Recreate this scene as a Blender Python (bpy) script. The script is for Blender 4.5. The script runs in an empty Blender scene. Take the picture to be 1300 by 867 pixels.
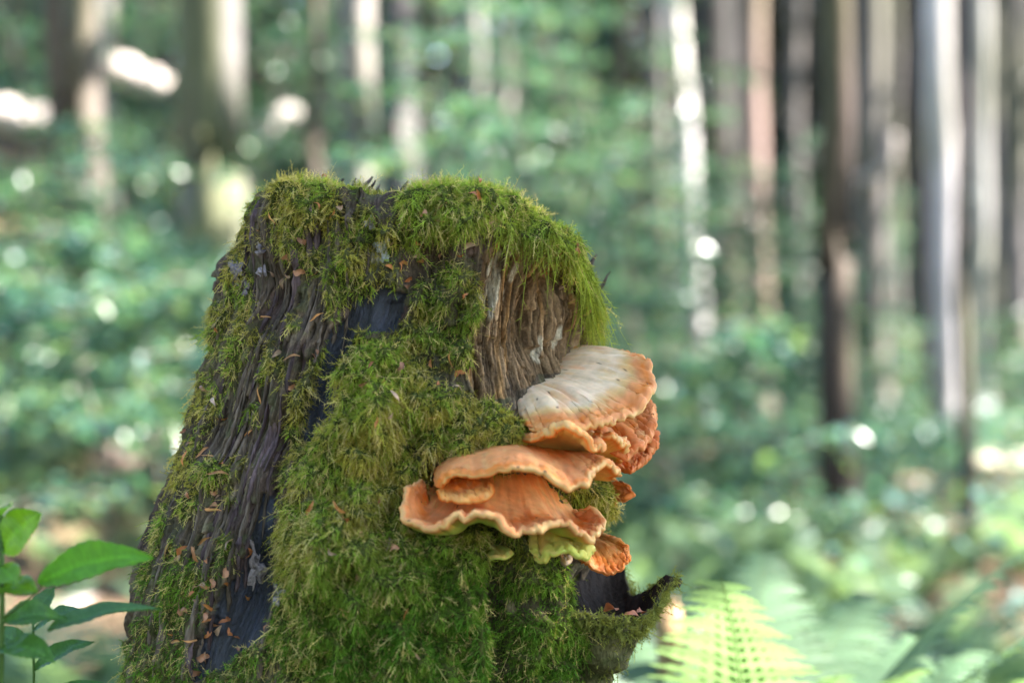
import bpy, math, random
import numpy as np
from mathutils import Vector

# ------------------------------------------------------------------ camera, sky, sun, exposure
scene = bpy.context.scene
CAM_D, CAM_Z, FPX = 2.5278, 1.10, 2527.8          # 1 px of the photo = 1 mm in the stump's plane (y = 0)
cam = bpy.data.cameras.new('camera'); cam_o = bpy.data.objects.new('camera', cam)
scene.collection.objects.link(cam_o); scene.camera = cam_o
cam.lens = 70; cam.sensor_width = 36; cam.clip_start = 0.05; cam.clip_end = 2000
cam_o.location = (0, -CAM_D, CAM_Z); cam_o.rotation_euler = (math.pi/2, 0, 0)
cam.dof.use_dof = True; cam.dof.focus_distance = 2.36; cam.dof.aperture_fstop = 2.0

SUN_EL, SUN_AZ = math.radians(48), math.radians(3)   # azimuth from +X (right) towards +Y (back)
SUN_V = np.array([math.cos(SUN_EL)*math.cos(SUN_AZ), math.cos(SUN_EL)*math.sin(SUN_AZ), math.sin(SUN_EL)])
world = bpy.data.worlds.new('World'); scene.world = world; world.use_nodes = True
wn = world.node_tree.nodes; wl = world.node_tree.links; wn.clear()
sky = wn.new('ShaderNodeTexSky'); sky.sky_type = 'NISHITA'; sky.sun_disc = False
sky.sun_elevation = SUN_EL; sky.sun_rotation = math.pi/2 - SUN_AZ
bg = wn.new('ShaderNodeBackground'); bg.inputs['Strength'].default_value = 0.075
wo = wn.new('ShaderNodeOutputWorld'); wl.new(sky.outputs[0], bg.inputs[0]); wl.new(bg.outputs[0], wo.inputs[0])
sun = bpy.data.lights.new('sun', 'SUN'); sun.energy = 5.0; sun.angle = math.radians(0.53); sun.color = (1.0, 0.93, 0.84)
sun_o = bpy.data.objects.new('sun', sun); scene.collection.objects.link(sun_o)
sun_o.rotation_euler = Vector(-SUN_V).to_track_quat('-Z', 'Y').to_euler()
vs = scene.view_settings; vs.view_transform = 'Standard'; vs.look = 'None'; vs.gamma = 1.0
vs.use_curve_mapping = False; vs.exposure = 3.5
vs.use_white_balance = True; vs.white_balance_temperature = 6350; vs.white_balance_tint = 10
scene.cycles.use_denoising = True
scene.cycles.max_bounces = 6; scene.cycles.diffuse_bounces = 4; scene.cycles.transmission_bounces = 4
scene.cycles.caustics_reflective = False; scene.cycles.caustics_refractive = False

# ------------------------------------------------------------------ helpers
C = scene.collection
rng = np.random.default_rng(7)
random.seed(7)

def P(px, py, y):
    """photo pixel seen at depth y -> world point"""
    k = (CAM_D + y)/FPX
    return np.array([(px-650)*k, y, CAM_Z + (433.5-py)*k])
def PD(px, py, d): return P(px, py, d - CAM_D)

def _hash(ix, iy, iz, seed):
    h = (ix.astype(np.int64)*374761393 + iy.astype(np.int64)*668265263 + iz.astype(np.int64)*2147483647*3 + seed*1274126177) & 0xFFFFFFFF
    h = ((h ^ (h >> 13))*1274126177) & 0xFFFFFFFF
    h = ((h ^ (h >> 16))*2246822519) & 0xFFFFFFFF
    return ((h ^ (h >> 15)) & 0xFFFFFF)/float(0xFFFFFF)
def vnoise(x, y, z=None, seed=0):
    x = np.asarray(x, float); y = np.asarray(y, float); z = np.zeros_like(x) if z is None else np.asarray(z, float)
    x, y, z = np.broadcast_arrays(x, y, z)
    ix, iy, iz = np.floor(x), np.floor(y), np.floor(z)
    fx, fy, fz = x-ix, y-iy, z-iz
    fx = fx*fx*(3-2*fx); fy = fy*fy*(3-2*fy); fz = fz*fz*(3-2*fz)
    r = 0
    for a in (0, 1):
        for b in (0, 1):
            for c in (0, 1):
                w = (fx if a else 1-fx)*(fy if b else 1-fy)*(fz if c else 1-fz)
                r = r + w*_hash(ix+a, iy+b, iz+c, seed)
    return r
def fbm(x, y, z=None, oct=4, seed=0, gain=0.5):
    s = 0; a = 1; t = 0
    z = np.zeros_like(np.asarray(x, float)) if z is None else z
    for o in range(oct):
        s = s + a*vnoise(np.asarray(x)*2**o, np.asarray(y)*2**o, np.asarray(z)*2**o, seed+o*17); t += a; a *= gain
    return s/t
def sstep(a, b, x):
    t = np.clip((np.asarray(x, float)-a)/(b-a), 0, 1); return t*t*(3-2*t)
def norm(v): return v/np.maximum(np.linalg.norm(v, axis=-1, keepdims=True), 1e-9)

def mesh_np(name, V, quads=None, tris=None, col=None, mat=None, smooth=True, alpha=None, fib=None):
    V = np.asarray(V, np.float32).reshape(-1, 3)
    me = bpy.data.meshes.new(name)
    q = np.zeros((0, 4), np.int32) if quads is None else np.asarray(quads, np.int32).reshape(-1, 4)
    t = np.zeros((0, 3), np.int32) if tris is None else np.asarray(tris, np.int32).reshape(-1, 3)
    nl = q.size + t.size; npoly = len(q)+len(t)
    me.vertices.add(len(V)); me.vertices.foreach_set('co', V.ravel())
    me.loops.add(nl); me.loops.foreach_set('vertex_index', np.concatenate([q.ravel(), t.ravel()]).astype(np.int32))
    me.polygons.add(npoly)
    starts = np.concatenate([np.arange(len(q))*4, q.size + np.arange(len(t))*3]).astype(np.int32)
    me.polygons.foreach_set('loop_start', starts)
    me.polygons.foreach_set('use_smooth', np.full(npoly, smooth, dtype=bool))
    me.update(calc_edges=True)
    if col is not None:
        a = me.color_attributes.new('col', 'FLOAT_COLOR', 'POINT')
        c = np.ones((len(V), 4), np.float32); c[:, :3] = np.asarray(col, np.float32).reshape(-1, 3) if np.ndim(col) > 1 else col
        if alpha is not None: c[:, 3] = alpha
        a.data.foreach_set('color', c.ravel())
    if fib is not None:
        a = me.attributes.new('fib', 'FLOAT_VECTOR', 'POINT'); a.data.foreach_set('vector', np.asarray(fib, np.float32).ravel())
    if mat is not None: me.materials.append(mat)
    return me
def obj(name, me, parent=None, loc=(0, 0, 0), rot=None, scl=None):
    o = bpy.data.objects.new(name, me); C.objects.link(o); o.location = loc
    if rot is not None: o.rotation_euler = rot
    if scl is not None: o.scale = (scl,)*3 if np.isscalar(scl) else scl
    if parent is not None: o.parent = parent
    return o
def tag(o, label=None, cat=None, group=None, kind=None):
    if label: o['label'] = label
    if cat: o['category'] = cat
    if group: o['group'] = group
    if kind: o['kind'] = kind
    return o
def thing(name, label, cat, loc=(0, 0, 0), group=None):
    return tag(obj(name, None, loc=loc), label, cat, group)
def copy_tree(o, parent=None):
    c = o.copy(); C.objects.link(c); c.parent = parent
    for ch in list(o.children): copy_tree(ch, c)
    return c
def child_mesh(name, V, parent, origin=(0, 0, 0), **kw):
    """mesh given in world coordinates, parented to a thing whose own origin is `origin`"""
    return obj(name, mesh_np(name, np.asarray(V) - np.asarray(origin), **kw), parent)

def gridquads(nr, nc, wrap=False):
    i, j = np.meshgrid(np.arange(nr-1), np.arange(nc if wrap else nc-1), indexing='ij')
    j2 = (j+1) % nc
    return np.stack([i*nc+j, i*nc+j2, (i+1)*nc+j2, (i+1)*nc+j], -1).reshape(-1, 4)
def catmull(pts, n):
    p = np.asarray(pts, float); k = len(p)
    pp = np.vstack([2*p[0]-p[1], p, 2*p[-1]-p[-2]])
    seg = np.linalg.norm(np.diff(p[:, :3], axis=0), axis=1); cl = np.concatenate([[0], np.cumsum(seg)])
    s = np.linspace(0, cl[-1], n); i = np.clip(np.searchsorted(cl, s, side='right')-1, 0, k-2)
    t = ((s-cl[i])/np.maximum(seg[i], 1e-9))[:, None]
    a, b, c, d = pp[i], pp[i+1], pp[i+2], pp[i+3]
    return 0.5*(2*b + (c-a)*t + (2*a-5*b+4*c-d)*t*t + (3*b-a-3*c+d)*t**3)
def tube(path, rad, segs=12, jitter=0.0, seed=0, cap=True, jfreq=(3, 1.5)):
    """tapered tube along a path; rad per path point; jitter is relative radial noise"""
    path = np.asarray(path, float); rad = np.broadcast_to(np.asarray(rad, float), (len(path),))
    tg = norm(np.gradient(path, axis=0)); up = np.array([0.0, -1, 0.12]) if abs(tg[0][1]) < 0.8 else np.array([1.0, 0, 0])
    n1 = norm(np.cross(tg, up)); n2 = np.cross(tg, n1)
    th = np.arange(segs)*2*math.pi/segs
    L = np.concatenate([[0], np.cumsum(np.linalg.norm(np.diff(path, axis=0), axis=1))])
    r = rad[:, None]*np.ones((1, segs))
    if jitter:
        r = r*(1 + jitter*(fbm(np.cos(th)[None]*jfreq[0]+5+0*L[:, None], np.sin(th)[None]*jfreq[0]+5+0*L[:, None], L[:, None]*jfreq[1]+0*th[None], oct=3, seed=seed)-0.5)*2)
    V = path[:, None] + r[..., None]*(np.cos(th)[None, :, None]*n1[:, None] + np.sin(th)[None, :, None]*n2[:, None])
    q = gridquads(len(path), segs, True); V = V.reshape(-1, 3); t = []
    if cap:
        for row, rev in ((0, 1), (len(path)-1, 0)):
            ci = len(V); V = np.vstack([V, path[row]])
            for j in range(segs):
                a, b = row*segs+j, row*segs+(j+1) % segs
                t.append((a, ci, b) if rev else (a, b, ci))
    return V, q, np.array(t, np.int32).reshape(-1, 3)
class MB:
    """collects pieces of one part"""
    def __init__(s): s.V = []; s.Q = []; s.T = []; s.K = []; s.n = 0
    def add(s, V, q=None, t=None, col=(1, 1, 1)):
        V = np.asarray(V, float).reshape(-1, 3)
        if q is not None and len(q): s.Q.append(np.asarray(q)+s.n)
        if t is not None and len(t): s.T.append(np.asarray(t)+s.n)
        s.V.append(V); s.K.append(np.broadcast_to(np.asarray(col, float), V.shape)); s.n += len(V)
    def mesh(s, name, mat, smooth=True, origin=(0, 0, 0)):
        return mesh_np(name, np.vstack(s.V)-np.asarray(origin), np.vstack(s.Q) if s.Q else None, np.vstack(s.T) if s.T else None, np.vstack(s.K), mat, smooth)

# ------------------------------------------------------------------ materials
def new_mat(name):
    m = bpy.data.materials.new(name); m.use_nodes = True; nt = m.node_tree
    return m, nt, nt.nodes, nt.links, nt.nodes['Principled BSDF']
def col_mat(name, rough=0.8, var=0.35, scale=80, bump=0.3, bscale=200, spec=0.3, sss=0.0, stretch=(1, 1, 1), dist=0.002, detail=4, rough_var=0.0):
    """colour from the mesh's own pigment attribute, mottled and roughened by noise"""
    m, nt, N, Lk, b = new_mat(name)
    at = N.new('ShaderNodeAttribute'); at.attribute_name = 'col'
    tc = N.new('ShaderNodeTexCoord'); mp = N.new('ShaderNodeMapping'); mp.inputs['Scale'].default_value = stretch
    Lk.new(tc.outputs['Object'], mp.inputs[0])
    no = N.new('ShaderNodeTexNoise'); no.inputs['Scale'].default_value = scale; no.inputs['Detail'].default_value = detail
    Lk.new(mp.outputs[0], no.inputs['Vector'])
    mr = N.new('ShaderNodeMapRange'); mr.inputs[1].default_value = 0.25; mr.inputs[2].default_value = 0.75
    mr.inputs[3].default_value = 1-var; mr.inputs[4].default_value = 1+var; Lk.new(no.outputs[0], mr.inputs[0])
    mx = N.new('ShaderNodeVectorMath'); mx.operation = 'SCALE'; Lk.new(at.outputs['Color'], mx.inputs[0]); Lk.new(mr.outputs[0], mx.inputs['Scale'])
    Lk.new(mx.outputs[0], b.inputs['Base Color'])
    b.inputs['Roughness'].default_value = rough; b.inputs['Specular IOR Level'].default_value = spec
    if rough_var:
        rr = N.new('ShaderNodeMapRange'); rr.inputs[3].default_value = rough-rough_var; rr.inputs[4].default_value = rough+rough_var
        Lk.new(no.outputs[0], rr.inputs[0]); Lk.new(rr.outputs[0], b.inputs['Roughness'])
    if sss:
        b.inputs['Subsurface Weight'].default_value = sss; b.inputs['Subsurface Radius'].default_value = (1, .45, .2); b.inputs['Subsurface Scale'].default_value = 0.006
    if bump:
        n2 = N.new('ShaderNodeTexNoise'); n2.inputs['Scale'].default_value = bscale; n2.inputs['Detail'].default_value = 5; Lk.new(mp.outputs[0], n2.inputs['Vector'])
        bp = N.new('ShaderNodeBump'); bp.inputs['Strength'].default_value = bump; bp.inputs['Distance'].default_value = dist
        Lk.new(n2.outputs[0], bp.inputs['Height']); Lk.new(bp.outputs[0], b.inputs['Normal'])
    return m
def leaf_mat(name, trans=0.45, rough=0.45, var=0.3, spec=0.4, yellow=(1.6, 1.35, 0.5)):
    m, nt, N, Lk, b = new_mat(name)
    at = N.new('ShaderNodeAttribute'); at.attribute_name = 'col'
    oi = N.new('ShaderNodeObjectInfo'); mr = N.new('ShaderNodeMapRange'); mr.inputs[3].default_value = 1-var; mr.inputs[4].default_value = 1+var
    Lk.new(oi.outputs['Random'], mr.inputs[0])
    mx = N.new('ShaderNodeVectorMath'); mx.operation = 'SCALE'; Lk.new(at.outputs['Color'], mx.inputs[0]); Lk.new(mr.outputs[0], mx.inputs['Scale'])
    Lk.new(mx.outputs[0], b.inputs['Base Color']); b.inputs['Roughness'].default_value = rough; b.inputs['Specular IOR Level'].default_value = spec
    tr = N.new('ShaderNodeBsdfTranslucent'); ty = N.new('ShaderNodeVectorMath'); ty.operation = 'MULTIPLY'; ty.inputs[1].default_value = yellow
    Lk.new(mx.outputs[0], ty.inputs[0]); Lk.new(ty.outputs[0], tr.inputs['Color'])
    ms = N.new('ShaderNodeMixShader'); ms.inputs[0].default_value = trans
    Lk.new(b.outputs[0], ms.inputs[1]); Lk.new(tr.outputs[0], ms.inputs[2]); Lk.new(ms.outputs[0], N['Material Output'].inputs['Surface'])
    return m
M_WOOD = col_mat('weathered_wood', rough=0.85, var=0.55, scale=240, bump=0.9, bscale=300, spec=0.12, stretch=(1, 1, .16), dist=0.004)
def stump_mat():
    m, nt, N, Lk, b = new_mat('rotten_stump_wood')
    at = N.new('ShaderNodeAttribute'); at.attribute_name = 'col'; fb = N.new('ShaderNodeAttribute'); fb.attribute_name = 'fib'
    def noise(sc, st, det=5, src=None):
        mp = N.new('ShaderNodeMapping'); mp.inputs['Scale'].default_value = st; Lk.new(src or fb.outputs['Vector'], mp.inputs[0])
        n = N.new('ShaderNodeTexNoise'); n.inputs['Scale'].default_value = sc; n.inputs['Detail'].default_value = det; n.inputs['Roughness'].default_value = .65; Lk.new(mp.outputs[0], n.inputs['Vector']); return n.outputs[0]
    tc = N.new('ShaderNodeTexCoord')
    g1 = noise(300, (1, .10, 1)); g2 = noise(120, (1, .16, 1)); g3 = noise(260, (1, 1, 1), 4, tc.outputs['Object'])
    def rng_(x, a, c, lo, hi):
        r = N.new('ShaderNodeMapRange'); r.inputs[1].default_value = a; r.inputs[2].default_value = c; r.inputs[3].default_value = lo; r.inputs[4].default_value = hi; Lk.new(x, r.inputs[0]); return r.outputs[0]
    def mth(op, x, y):
        k = N.new('ShaderNodeMath'); k.operation = op
        for i, v in enumerate((x, y)):
            if isinstance(v, float): k.inputs[i].default_value = v
            else: Lk.new(v, k.inputs[i])
        return k.outputs[0]
    f = mth('MULTIPLY', mth('MULTIPLY', rng_(g1, .3, .7, .45, 1.5), rng_(g2, .35, .65, .6, 1.35)), rng_(g3, .3, .7, .65, 1.3))
    mx = N.new('ShaderNodeVectorMath'); mx.operation = 'SCALE'; Lk.new(at.outputs['Color'], mx.inputs[0]); Lk.new(f, mx.inputs['Scale']); Lk.new(mx.outputs[0], b.inputs['Base Color'])
    Lk.new(mth('MULTIPLY', at.outputs['Alpha'], .6), b.inputs['Specular IOR Level']); Lk.new(rng_(at.outputs['Alpha'], 0., 1., .9, .42), b.inputs['Roughness'])
    h = mth('ADD', mth('MULTIPLY', g1, .6), mth('ADD', g2, mth('MULTIPLY', g3, .45)))
    bp = N.new('ShaderNodeBump'); bp.inputs['Strength'].default_value = .9; bp.inputs['Distance'].default_value = .0045; Lk.new(h, bp.inputs['Height']); Lk.new(bp.outputs[0], b.inputs['Normal'])
    return m
M_STUMP = stump_mat()
M_MOSS = leaf_mat('moss', trans=0.35, rough=0.85, var=0.0, spec=0.12, yellow=(1.3, 1.25, 0.6))
M_CAP = col_mat('fungus_cap', rough=0.6, var=0.16, scale=70, bump=0.35, bscale=140, spec=0.3, sss=0.35, dist=0.0015)
M_PORE = col_mat('fungus_pores', rough=0.7, var=0.07, scale=60, bump=0.25, bscale=900, spec=0.25, sss=0.35, dist=0.0006)
M_SCALE = leaf_mat('dry_scale', trans=0.25, rough=0.45, var=0.35, yellow=(1.2, .9, .5))
M_LICHEN = col_mat('lichen', rough=0.9, var=0.3, scale=300, bump=0.6, bscale=400)
M_BARK = col_mat('beech_bark', rough=0.85, var=0.35, scale=5, bump=0.5, bscale=22, stretch=(1, 1, .35), dist=0.02)
M_LEAF = leaf_mat('beech_leaf', trans=0.45, rough=0.34, var=0.25, spec=0.6, yellow=(1.35, 1.3, .75))
M_FERN = leaf_mat('fern_leaf', trans=0.42, rough=0.4, var=0.2, spec=0.5, yellow=(1.3, 1.25, .75))
M_HERB = leaf_mat('herb_leaf', trans=0.5, rough=0.4, var=0.0, spec=0.4, yellow=(1.5, 1.4, .4))
M_STONE = col_mat('stone', rough=0.85, var=0.4, scale=14, bump=0.6, bscale=40, dist=0.01)

# ------------------------------------------------------------------ ground
def ground(x, y):
    d = np.asarray(y, float) + CAM_D; x = np.asarray(x, float)
    dr = np.maximum(d-23, 0); right = 0.13*dr*dr/(dr+4)
    dl = np.maximum(d-6, 0); left = 0.23*dl*dl/(dl+0.8)*(1-sstep(-4.7, 0.6, x/np.maximum(d, 8)*14))
    far = np.minimum(np.maximum(right, left), 0.13*np.maximum(d-23, 0)+3.6)
    b = 0.16*(fbm(x*.35+40, d*.35+40, oct=3, seed=3)-.5) + 0.05*(fbm(x*2+9, d*2+70, oct=2, seed=5)-.5)
    return far + b*np.clip(d/6, .15, 1)
def make_ground():
    a = np.linspace(-1, 1, 240); X = np.sign(a)*(np.abs(a)*14 + np.abs(a)**6*380)
    Y = np.concatenate([np.linspace(-60, -3, 20), np.linspace(-2.7, 36, 220), 36 + np.linspace(0.02, 1, 60)**3*500])
    gx, gy = np.meshgrid(X, Y, indexing='xy'); z = ground(gx, gy)
    V = np.stack([gx, gy, z], -1).reshape(-1, 3)
    n = fbm(gx*.9+30, gy*.9+60, oct=4, seed=11).reshape(-1, 1); n2 = vnoise(gx*.5+80, gy*.5+90, seed=21).reshape(-1, 1)
    col = (1-n)*np.array([.10, .065, .04]) + n*np.array([.17, .12, .08])
    g = sstep(.5, .7, n2); col = col*(1-g) + g*np.array([.05, .09, .03])
    m = col_mat('forest_floor', rough=0.95, var=0.5, scale=18, bump=1.0, bscale=25, spec=.1, dist=0.03)
    o = obj('ground', mesh_np('ground', V, gridquads(len(Y), len(X)), col=col, mat=m)); tag(o, kind='structure')
make_ground()

# ------------------------------------------------------------------ the stump
XL = np.array([[0, 292], [340, 294], [360, 292], [400, 283], [450, 270], [500, 257], [550, 240], [600, 222], [650, 203], [700, 188], [750, 180], [800, 171], [867, 160], [1100, 95], [1350, 20], [1533, -60], [1700, -160]], float)
XR = np.array([[0, 752], [350, 754], [400, 756], [450, 750], [520, 750], [600, 756], [650, 764], [700, 760], [760, 754], [820, 752], [867, 746], [1100, 790], [1350, 850], [1533, 930], [1700, 1010]], float)
TOP = np.array([[280, 352], [294, 338], [300, 318], [312, 296], [325, 268], [337, 246], [350, 236], [400, 231], [432, 236], [445, 243], [530, 243], [560, 238], [620, 243], [660, 256], [700, 288], [735, 324], [752, 350], [770, 385]], float)
SURF = {}
def in_poly(x, y, poly):
    r = np.zeros(x.shape, bool); n = len(poly)
    for i in range(n):
        x0, y0 = poly[i]; x1, y1 = poly[(i+1) % n]
        c = ((y0 > y) != (y1 > y)) & (x < (x1-x0)*(y-y0)/((y1-y0) or 1e-9)+x0); r ^= c
    return r
def ell(x, y, cx, cy, rx, ry, ang=0, soft=.35):
    a = math.radians(ang); dx, dy = x-cx, y-cy
    u = (dx*math.cos(a)+dy*math.sin(a))/rx; v = (-dx*math.sin(a)+dy*math.cos(a))/ry
    return 1-sstep(1-soft, 1+soft, np.sqrt(u*u+v*v))
def gau(x, y, cx, cy, rx, ry, ang=0):
    a = math.radians(ang); dx, dy = x-cx, y-cy
    u = (dx*math.cos(a)+dy*math.sin(a))/rx; v = (-dx*math.sin(a)+dy*math.cos(a))/ry
    return np.exp(-(u*u+v*v))
BLUE = [[(478, 352), (520, 372), (500, 425), (455, 425), (430, 470), (412, 540), (392, 572), (376, 566), (388, 500), (412, 430), (445, 380)],
        [(330, 622), (346, 640), (348, 700), (352, 770), (325, 815), (290, 845), (232, 880), (262, 800), (300, 725), (318, 670)]]
WOODR = [(606, 322), (640, 298), (690, 322), (742, 352), (756, 380), (756, 470), (700, 482), (652, 505), (600, 505), (588, 470), (604, 400)]
def make_stump():
    # columns: dense on the camera's side
    a = np.linspace(-1, 1, 760, endpoint=False); th = -math.pi/2 + math.pi*(0.62*a + 0.38*np.sign(a)*np.abs(a)**4)
    hrow = np.concatenate([np.linspace(0, .46, 26, endpoint=False), np.linspace(.46, 1, 400)])    # wall rows, 0 ground .. 1 rim
    crow = np.linspace(0, 1, 62)[1:]                                                              # cap rows, rim .. centre
    nt, nh, nc = len(th), len(hrow), len(crow)
    ct, st = np.cos(th)[None], np.sin(th)[None]
    def sect(py):
        l = np.interp(py, XL[:, 0], XL[:, 1]); r = np.interp(py, XR[:, 0], XR[:, 1])
        cx, hx = (l+r)/2-650, (r-l)/2
        return cx/1000, hx/1000, (0.80*hx + 22)/1000
    xr0 = (np.interp(340, XL[:, 0], XL[:, 1])+np.interp(340, XR[:, 0], XR[:, 1]))/2 + ct*(757-294)/2      # px of rim
    zt = CAM_Z + (433.5-np.interp(xr0, TOP[:, 0], TOP[:, 1]))/1000
    zt = zt - 0.012*np.abs(st)**3 - .008
    zb = -0.25
    Z = zb + (zt-zb)*hrow[:, None]
    pyz = 433.5-(Z-CAM_Z)*1000
    cx, hx, hy = sect(pyz)
    ex = 0.88
    X = cx + hx*np.sign(ct)*np.abs(ct)**ex; Y = hy*np.sign(st)*np.abs(st)**ex
    edge = np.clip((Z-(zt-0.035))/0.035, 0, 1)
    sc = 1-0.055*edge**2.2
    X = cx + (X-cx)*sc; Y = Y*sc
    # cap
    ccx = cx[-1:]; Xc = ccx + (X[-1:]-ccx)*(1-crow[:, None]); Yc = Y[-1:]*(1-crow[:, None])
    pxc = 650+Xc*1000
    Zc = CAM_Z + (433.5-np.interp(pxc, TOP[:, 0], TOP[:, 1]))/1000 - 0.012*(1-crow[:, None])*np.abs(st)**3 - .008
    Zc = Zc*sstep(0, .25, crow)[:, None] + Z[-1:]*(1-sstep(0, .25, crow)[:, None])
    X = np.vstack([X, Xc]); Y = np.vstack([Y, Yc]); Z = np.vstack([Z, Zc])
    capw = np.concatenate([np.zeros(nh), np.ones(nc)])[:, None]*np.ones((1, nt))
    TH = np.broadcast_to(th[None], X.shape)
    # pixel position of each point (only meaningful on the camera's side)
    k = FPX/(CAM_D+Y); px = 650+X*k; py = 433.5-(Z-CAM_Z)*k
    front = (Y < 0.05)
    ox, oy = np.broadcast_to(ct/1.0, X.shape), np.broadcast_to(st/0.85, X.shape)
    on = np.sqrt(ox*ox+oy*oy); ox, oy = ox/on, oy/on
    # fibre coordinates: s across (m), h along
    s = TH*0.27; h = Z
    wob = (fbm(s*9+3, h*6+8, oct=3, seed=31)-.5)*0.03
    sw = s+wob
    def ridg(f, g, seed): return 1-np.abs(2*vnoise(sw*f+seed*3.1, h*g+seed*1.7, seed=seed)-1)
    coarse = vnoise(sw*22+5, h*3.0+2, seed=41)-.5
    r1 = ridg(38, 5, 42); r2 = ridg(85, 11, 43); r3 = ridg(190, 24, 44)
    crack = np.clip((ridg(30, 4, 45)-.80)/.2, 0, 1)*sstep(.35, .6, vnoise(sw*8+1, h*7+9, seed=46))
    crack2 = np.clip((ridg(70, 7, 47)-.84)/.16, 0, 1)*sstep(.4, .6, vnoise(sw*15+1, h*14+9, seed=48))
    def fibre(f, g, seed, wb):
        c = np.floor(sw*f + wb*(vnoise(sw*f*.5, h*g*2.5, seed=seed)-.5)*2); rr = np.floor(h*g + 13*_hash(c, c*0, c*0, seed)); top = h*g+13*_hash(c, c*0, c*0, seed)-rr
        return _hash(c, rr, c*0, seed+1) - .35*top
    fb1 = fibre(60, 5, 301, 1.0); fb2 = fibre(140, 9, 302, 1.2); fb3 = fibre(330, 18, 303, 1.2)
    lump = fbm(s*14+8, h*11+4, oct=4, seed=49)-.5
    fine = fbm(s*120+8, h*60+4, oct=3, seed=50)-.5
    jx = (fbm(px*.03, py*.03, oct=3, seed=51)-.5)*26; jy = (fbm(px*.03+50, py*.03, oct=3, seed=52)-.5)*34
    blue = (in_poly(px+jx*.7, py+jy*.8, BLUE[0]) | in_poly(px+jx*.7, py+jy*.8, BLUE[1])) & front & (capw < .5)
    blue = blue.astype(float)
    wood = (in_poly(px+jx*.8, py+jy*.6, WOODR) & front & (capw < .5)).astype(float)
    leftb = (1-sstep(380, 470, px+jx - 0.22*(py-433)*-1))*front + (1-front)*0.8
    disp = 0.014*coarse + 0.007*(r1-.6) + 0.003*(r2-.5) + 0.020*lump + 0.006*fine - 0.017*crack - 0.009*crack2 + .010*(fb1-.35) + .006*(fb2-.35) + .003*(fb3-.35)
    disp = np.where(blue > 0, 0.006*coarse + 0.002*(r1-.6) + 0.004*(fb1-.35)+.0015*(fb3-.35)+0.006*lump-0.008, disp)
    disp = np.where(wood > 0, 0.016*coarse + 0.004*(r1-.6) + .010*(fb1-.35) + .006*(fb2-.35) + .004*(fb3-.35) + .007*fine - 0.030*crack - 0.018*crack2 + .026*lump - .03*gau(px, py, 688, 395, 16, 50, 8) - .02*gau(px, py, 716, 350, 18, 24), disp)
    f = front.astype(float)
    # big shape of the face: moss mounds, buttress, hollows, clefts
    big = (0.040*gau(px, py, 485, 520, 72, 70) + 0.035*gau(px, py, 420, 700, 62, 80) + 0.028*gau(px, py, 500, 780, 70, 120)
           + 0.018*gau(px, py, 620, 560, 45, 35) - 0.038*gau(px, py, 680, 410, 60, 75) - 0.060*gau(px, py, 628, 770, 17, 90)
           - 0.080*gau(px, py, 527, 550, 11, 18) - 0.030*gau(px, py, 540, 420, 45, 50) - 0.030*gau(px, py, 425, 480, 22, 90, 17)
           - 0.032*gau(px, py, 318, 750, 22, 75, 17) + 0.016*gau(px, py, 690, 780, 30, 80) - 0.035*gau(px, py, 735, 745, 30, 40)
           - 0.030*gau(px, py, 555, 325, 30, 30) - 0.018*gau(px, py, 350, 375, 16, 26) + 0.014*gau(px, py, 305, 345, 18, 20)
           - 0.014*gau(px, py, 392, 350, 20, 60, 17) + 0.012*gau(px, py, 285, 600, 24, 22) + 0.020*gau(px, py, 660, 300, 60, 22, 25) - .055*gau(px, py, 560, 636, 60, 34) - .03*gau(px, py, 650, 640, 60, 60))
    disp = disp + big*f
    # -------- moss cover in the photo's own layout
    EL = [(385, 258, 48, 40, 0, 1.1), (372, 318, 36, 34, 0, .75), (490, 290, 60, 34, -15, .8), (560, 262, 70, 34, 0, 1.1), (640, 268, 66, 30, 12, 1.2), (712, 312, 42, 26, 42, 1.2),
          (762, 368, 14, 36, 12, 1.1), (470, 355, 40, 34, -30, .55), (570, 400, 40, 66, 0, 1.0), (545, 440, 50, 40, 0, .9), (485, 500, 66, 66, 0, 1.2), (452, 450, 34, 26, 20, .8), (575, 540, 70, 46, 0, 1.0),
          (622, 560, 34, 40, 0, 1.1), (455, 590, 80, 60, 0, 1.1), (400, 600, 50, 36, 0, .7), (415, 690, 66, 70, 0, 1.2), (480, 700, 80, 120, 0, 1.2), (470, 800, 130, 110, 0, 1.25), (575, 690, 60, 70, 0, 1.2),
          (590, 810, 34, 90, 0, 1.1), (680, 800, 56, 100, 0, .95), (735, 640, 34, 40, 0, 1.0), (640, 690, 60, 34, 0, .8), (290, 600, 30, 22, -30, .9), (225, 760, 40, 60, 30, .7), (300, 845, 50, 30, 0, .8), (215, 850, 50, 40, 0, .7), (250, 500, 24, 60, 15, .5), (655, 470, 24, 26, 0, .4)]
    moss = np.zeros_like(px)
    for e in EL: moss = np.maximum(moss, e[5]*ell(px+jx*.8, py+jy*.8, *e[:5]))
    moss = np.where(front, moss, 0)
    nz = fbm(px*.035+7, py*.035+3, oct=4, seed=61); nfib = vnoise(sw*60+3, h*9+4, seed=62)
    moss = moss - 0.55*sstep(.5, .72, nz)*(moss < 1.02)
    left_sc = 0.80*sstep(.41, .55, fbm(px*.045+70, py*.03+3, oct=3, seed=63))*sstep(.3, .6, nfib)*(px < 460)
    moss = np.maximum(moss, np.where(front, left_sc, 0))
    back = sstep(.40, .6, fbm(s*7+1, h*6+1, oct=3, seed=64))*0.9
    moss = np.where(front, moss, np.maximum(moss, back))
    capm = 0.95-0.6*ell(650+X*1000, 0*X, 485, 0, 50, 1e3)*sstep(.3, .6, nz)
    moss = np.where(capw > .5, capm, moss)
    moss = np.clip(moss, 0, 1.2)*(1-blue)*(1-0.98*wood*(1-0.5*sstep(.68, .75, nz)))
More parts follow.
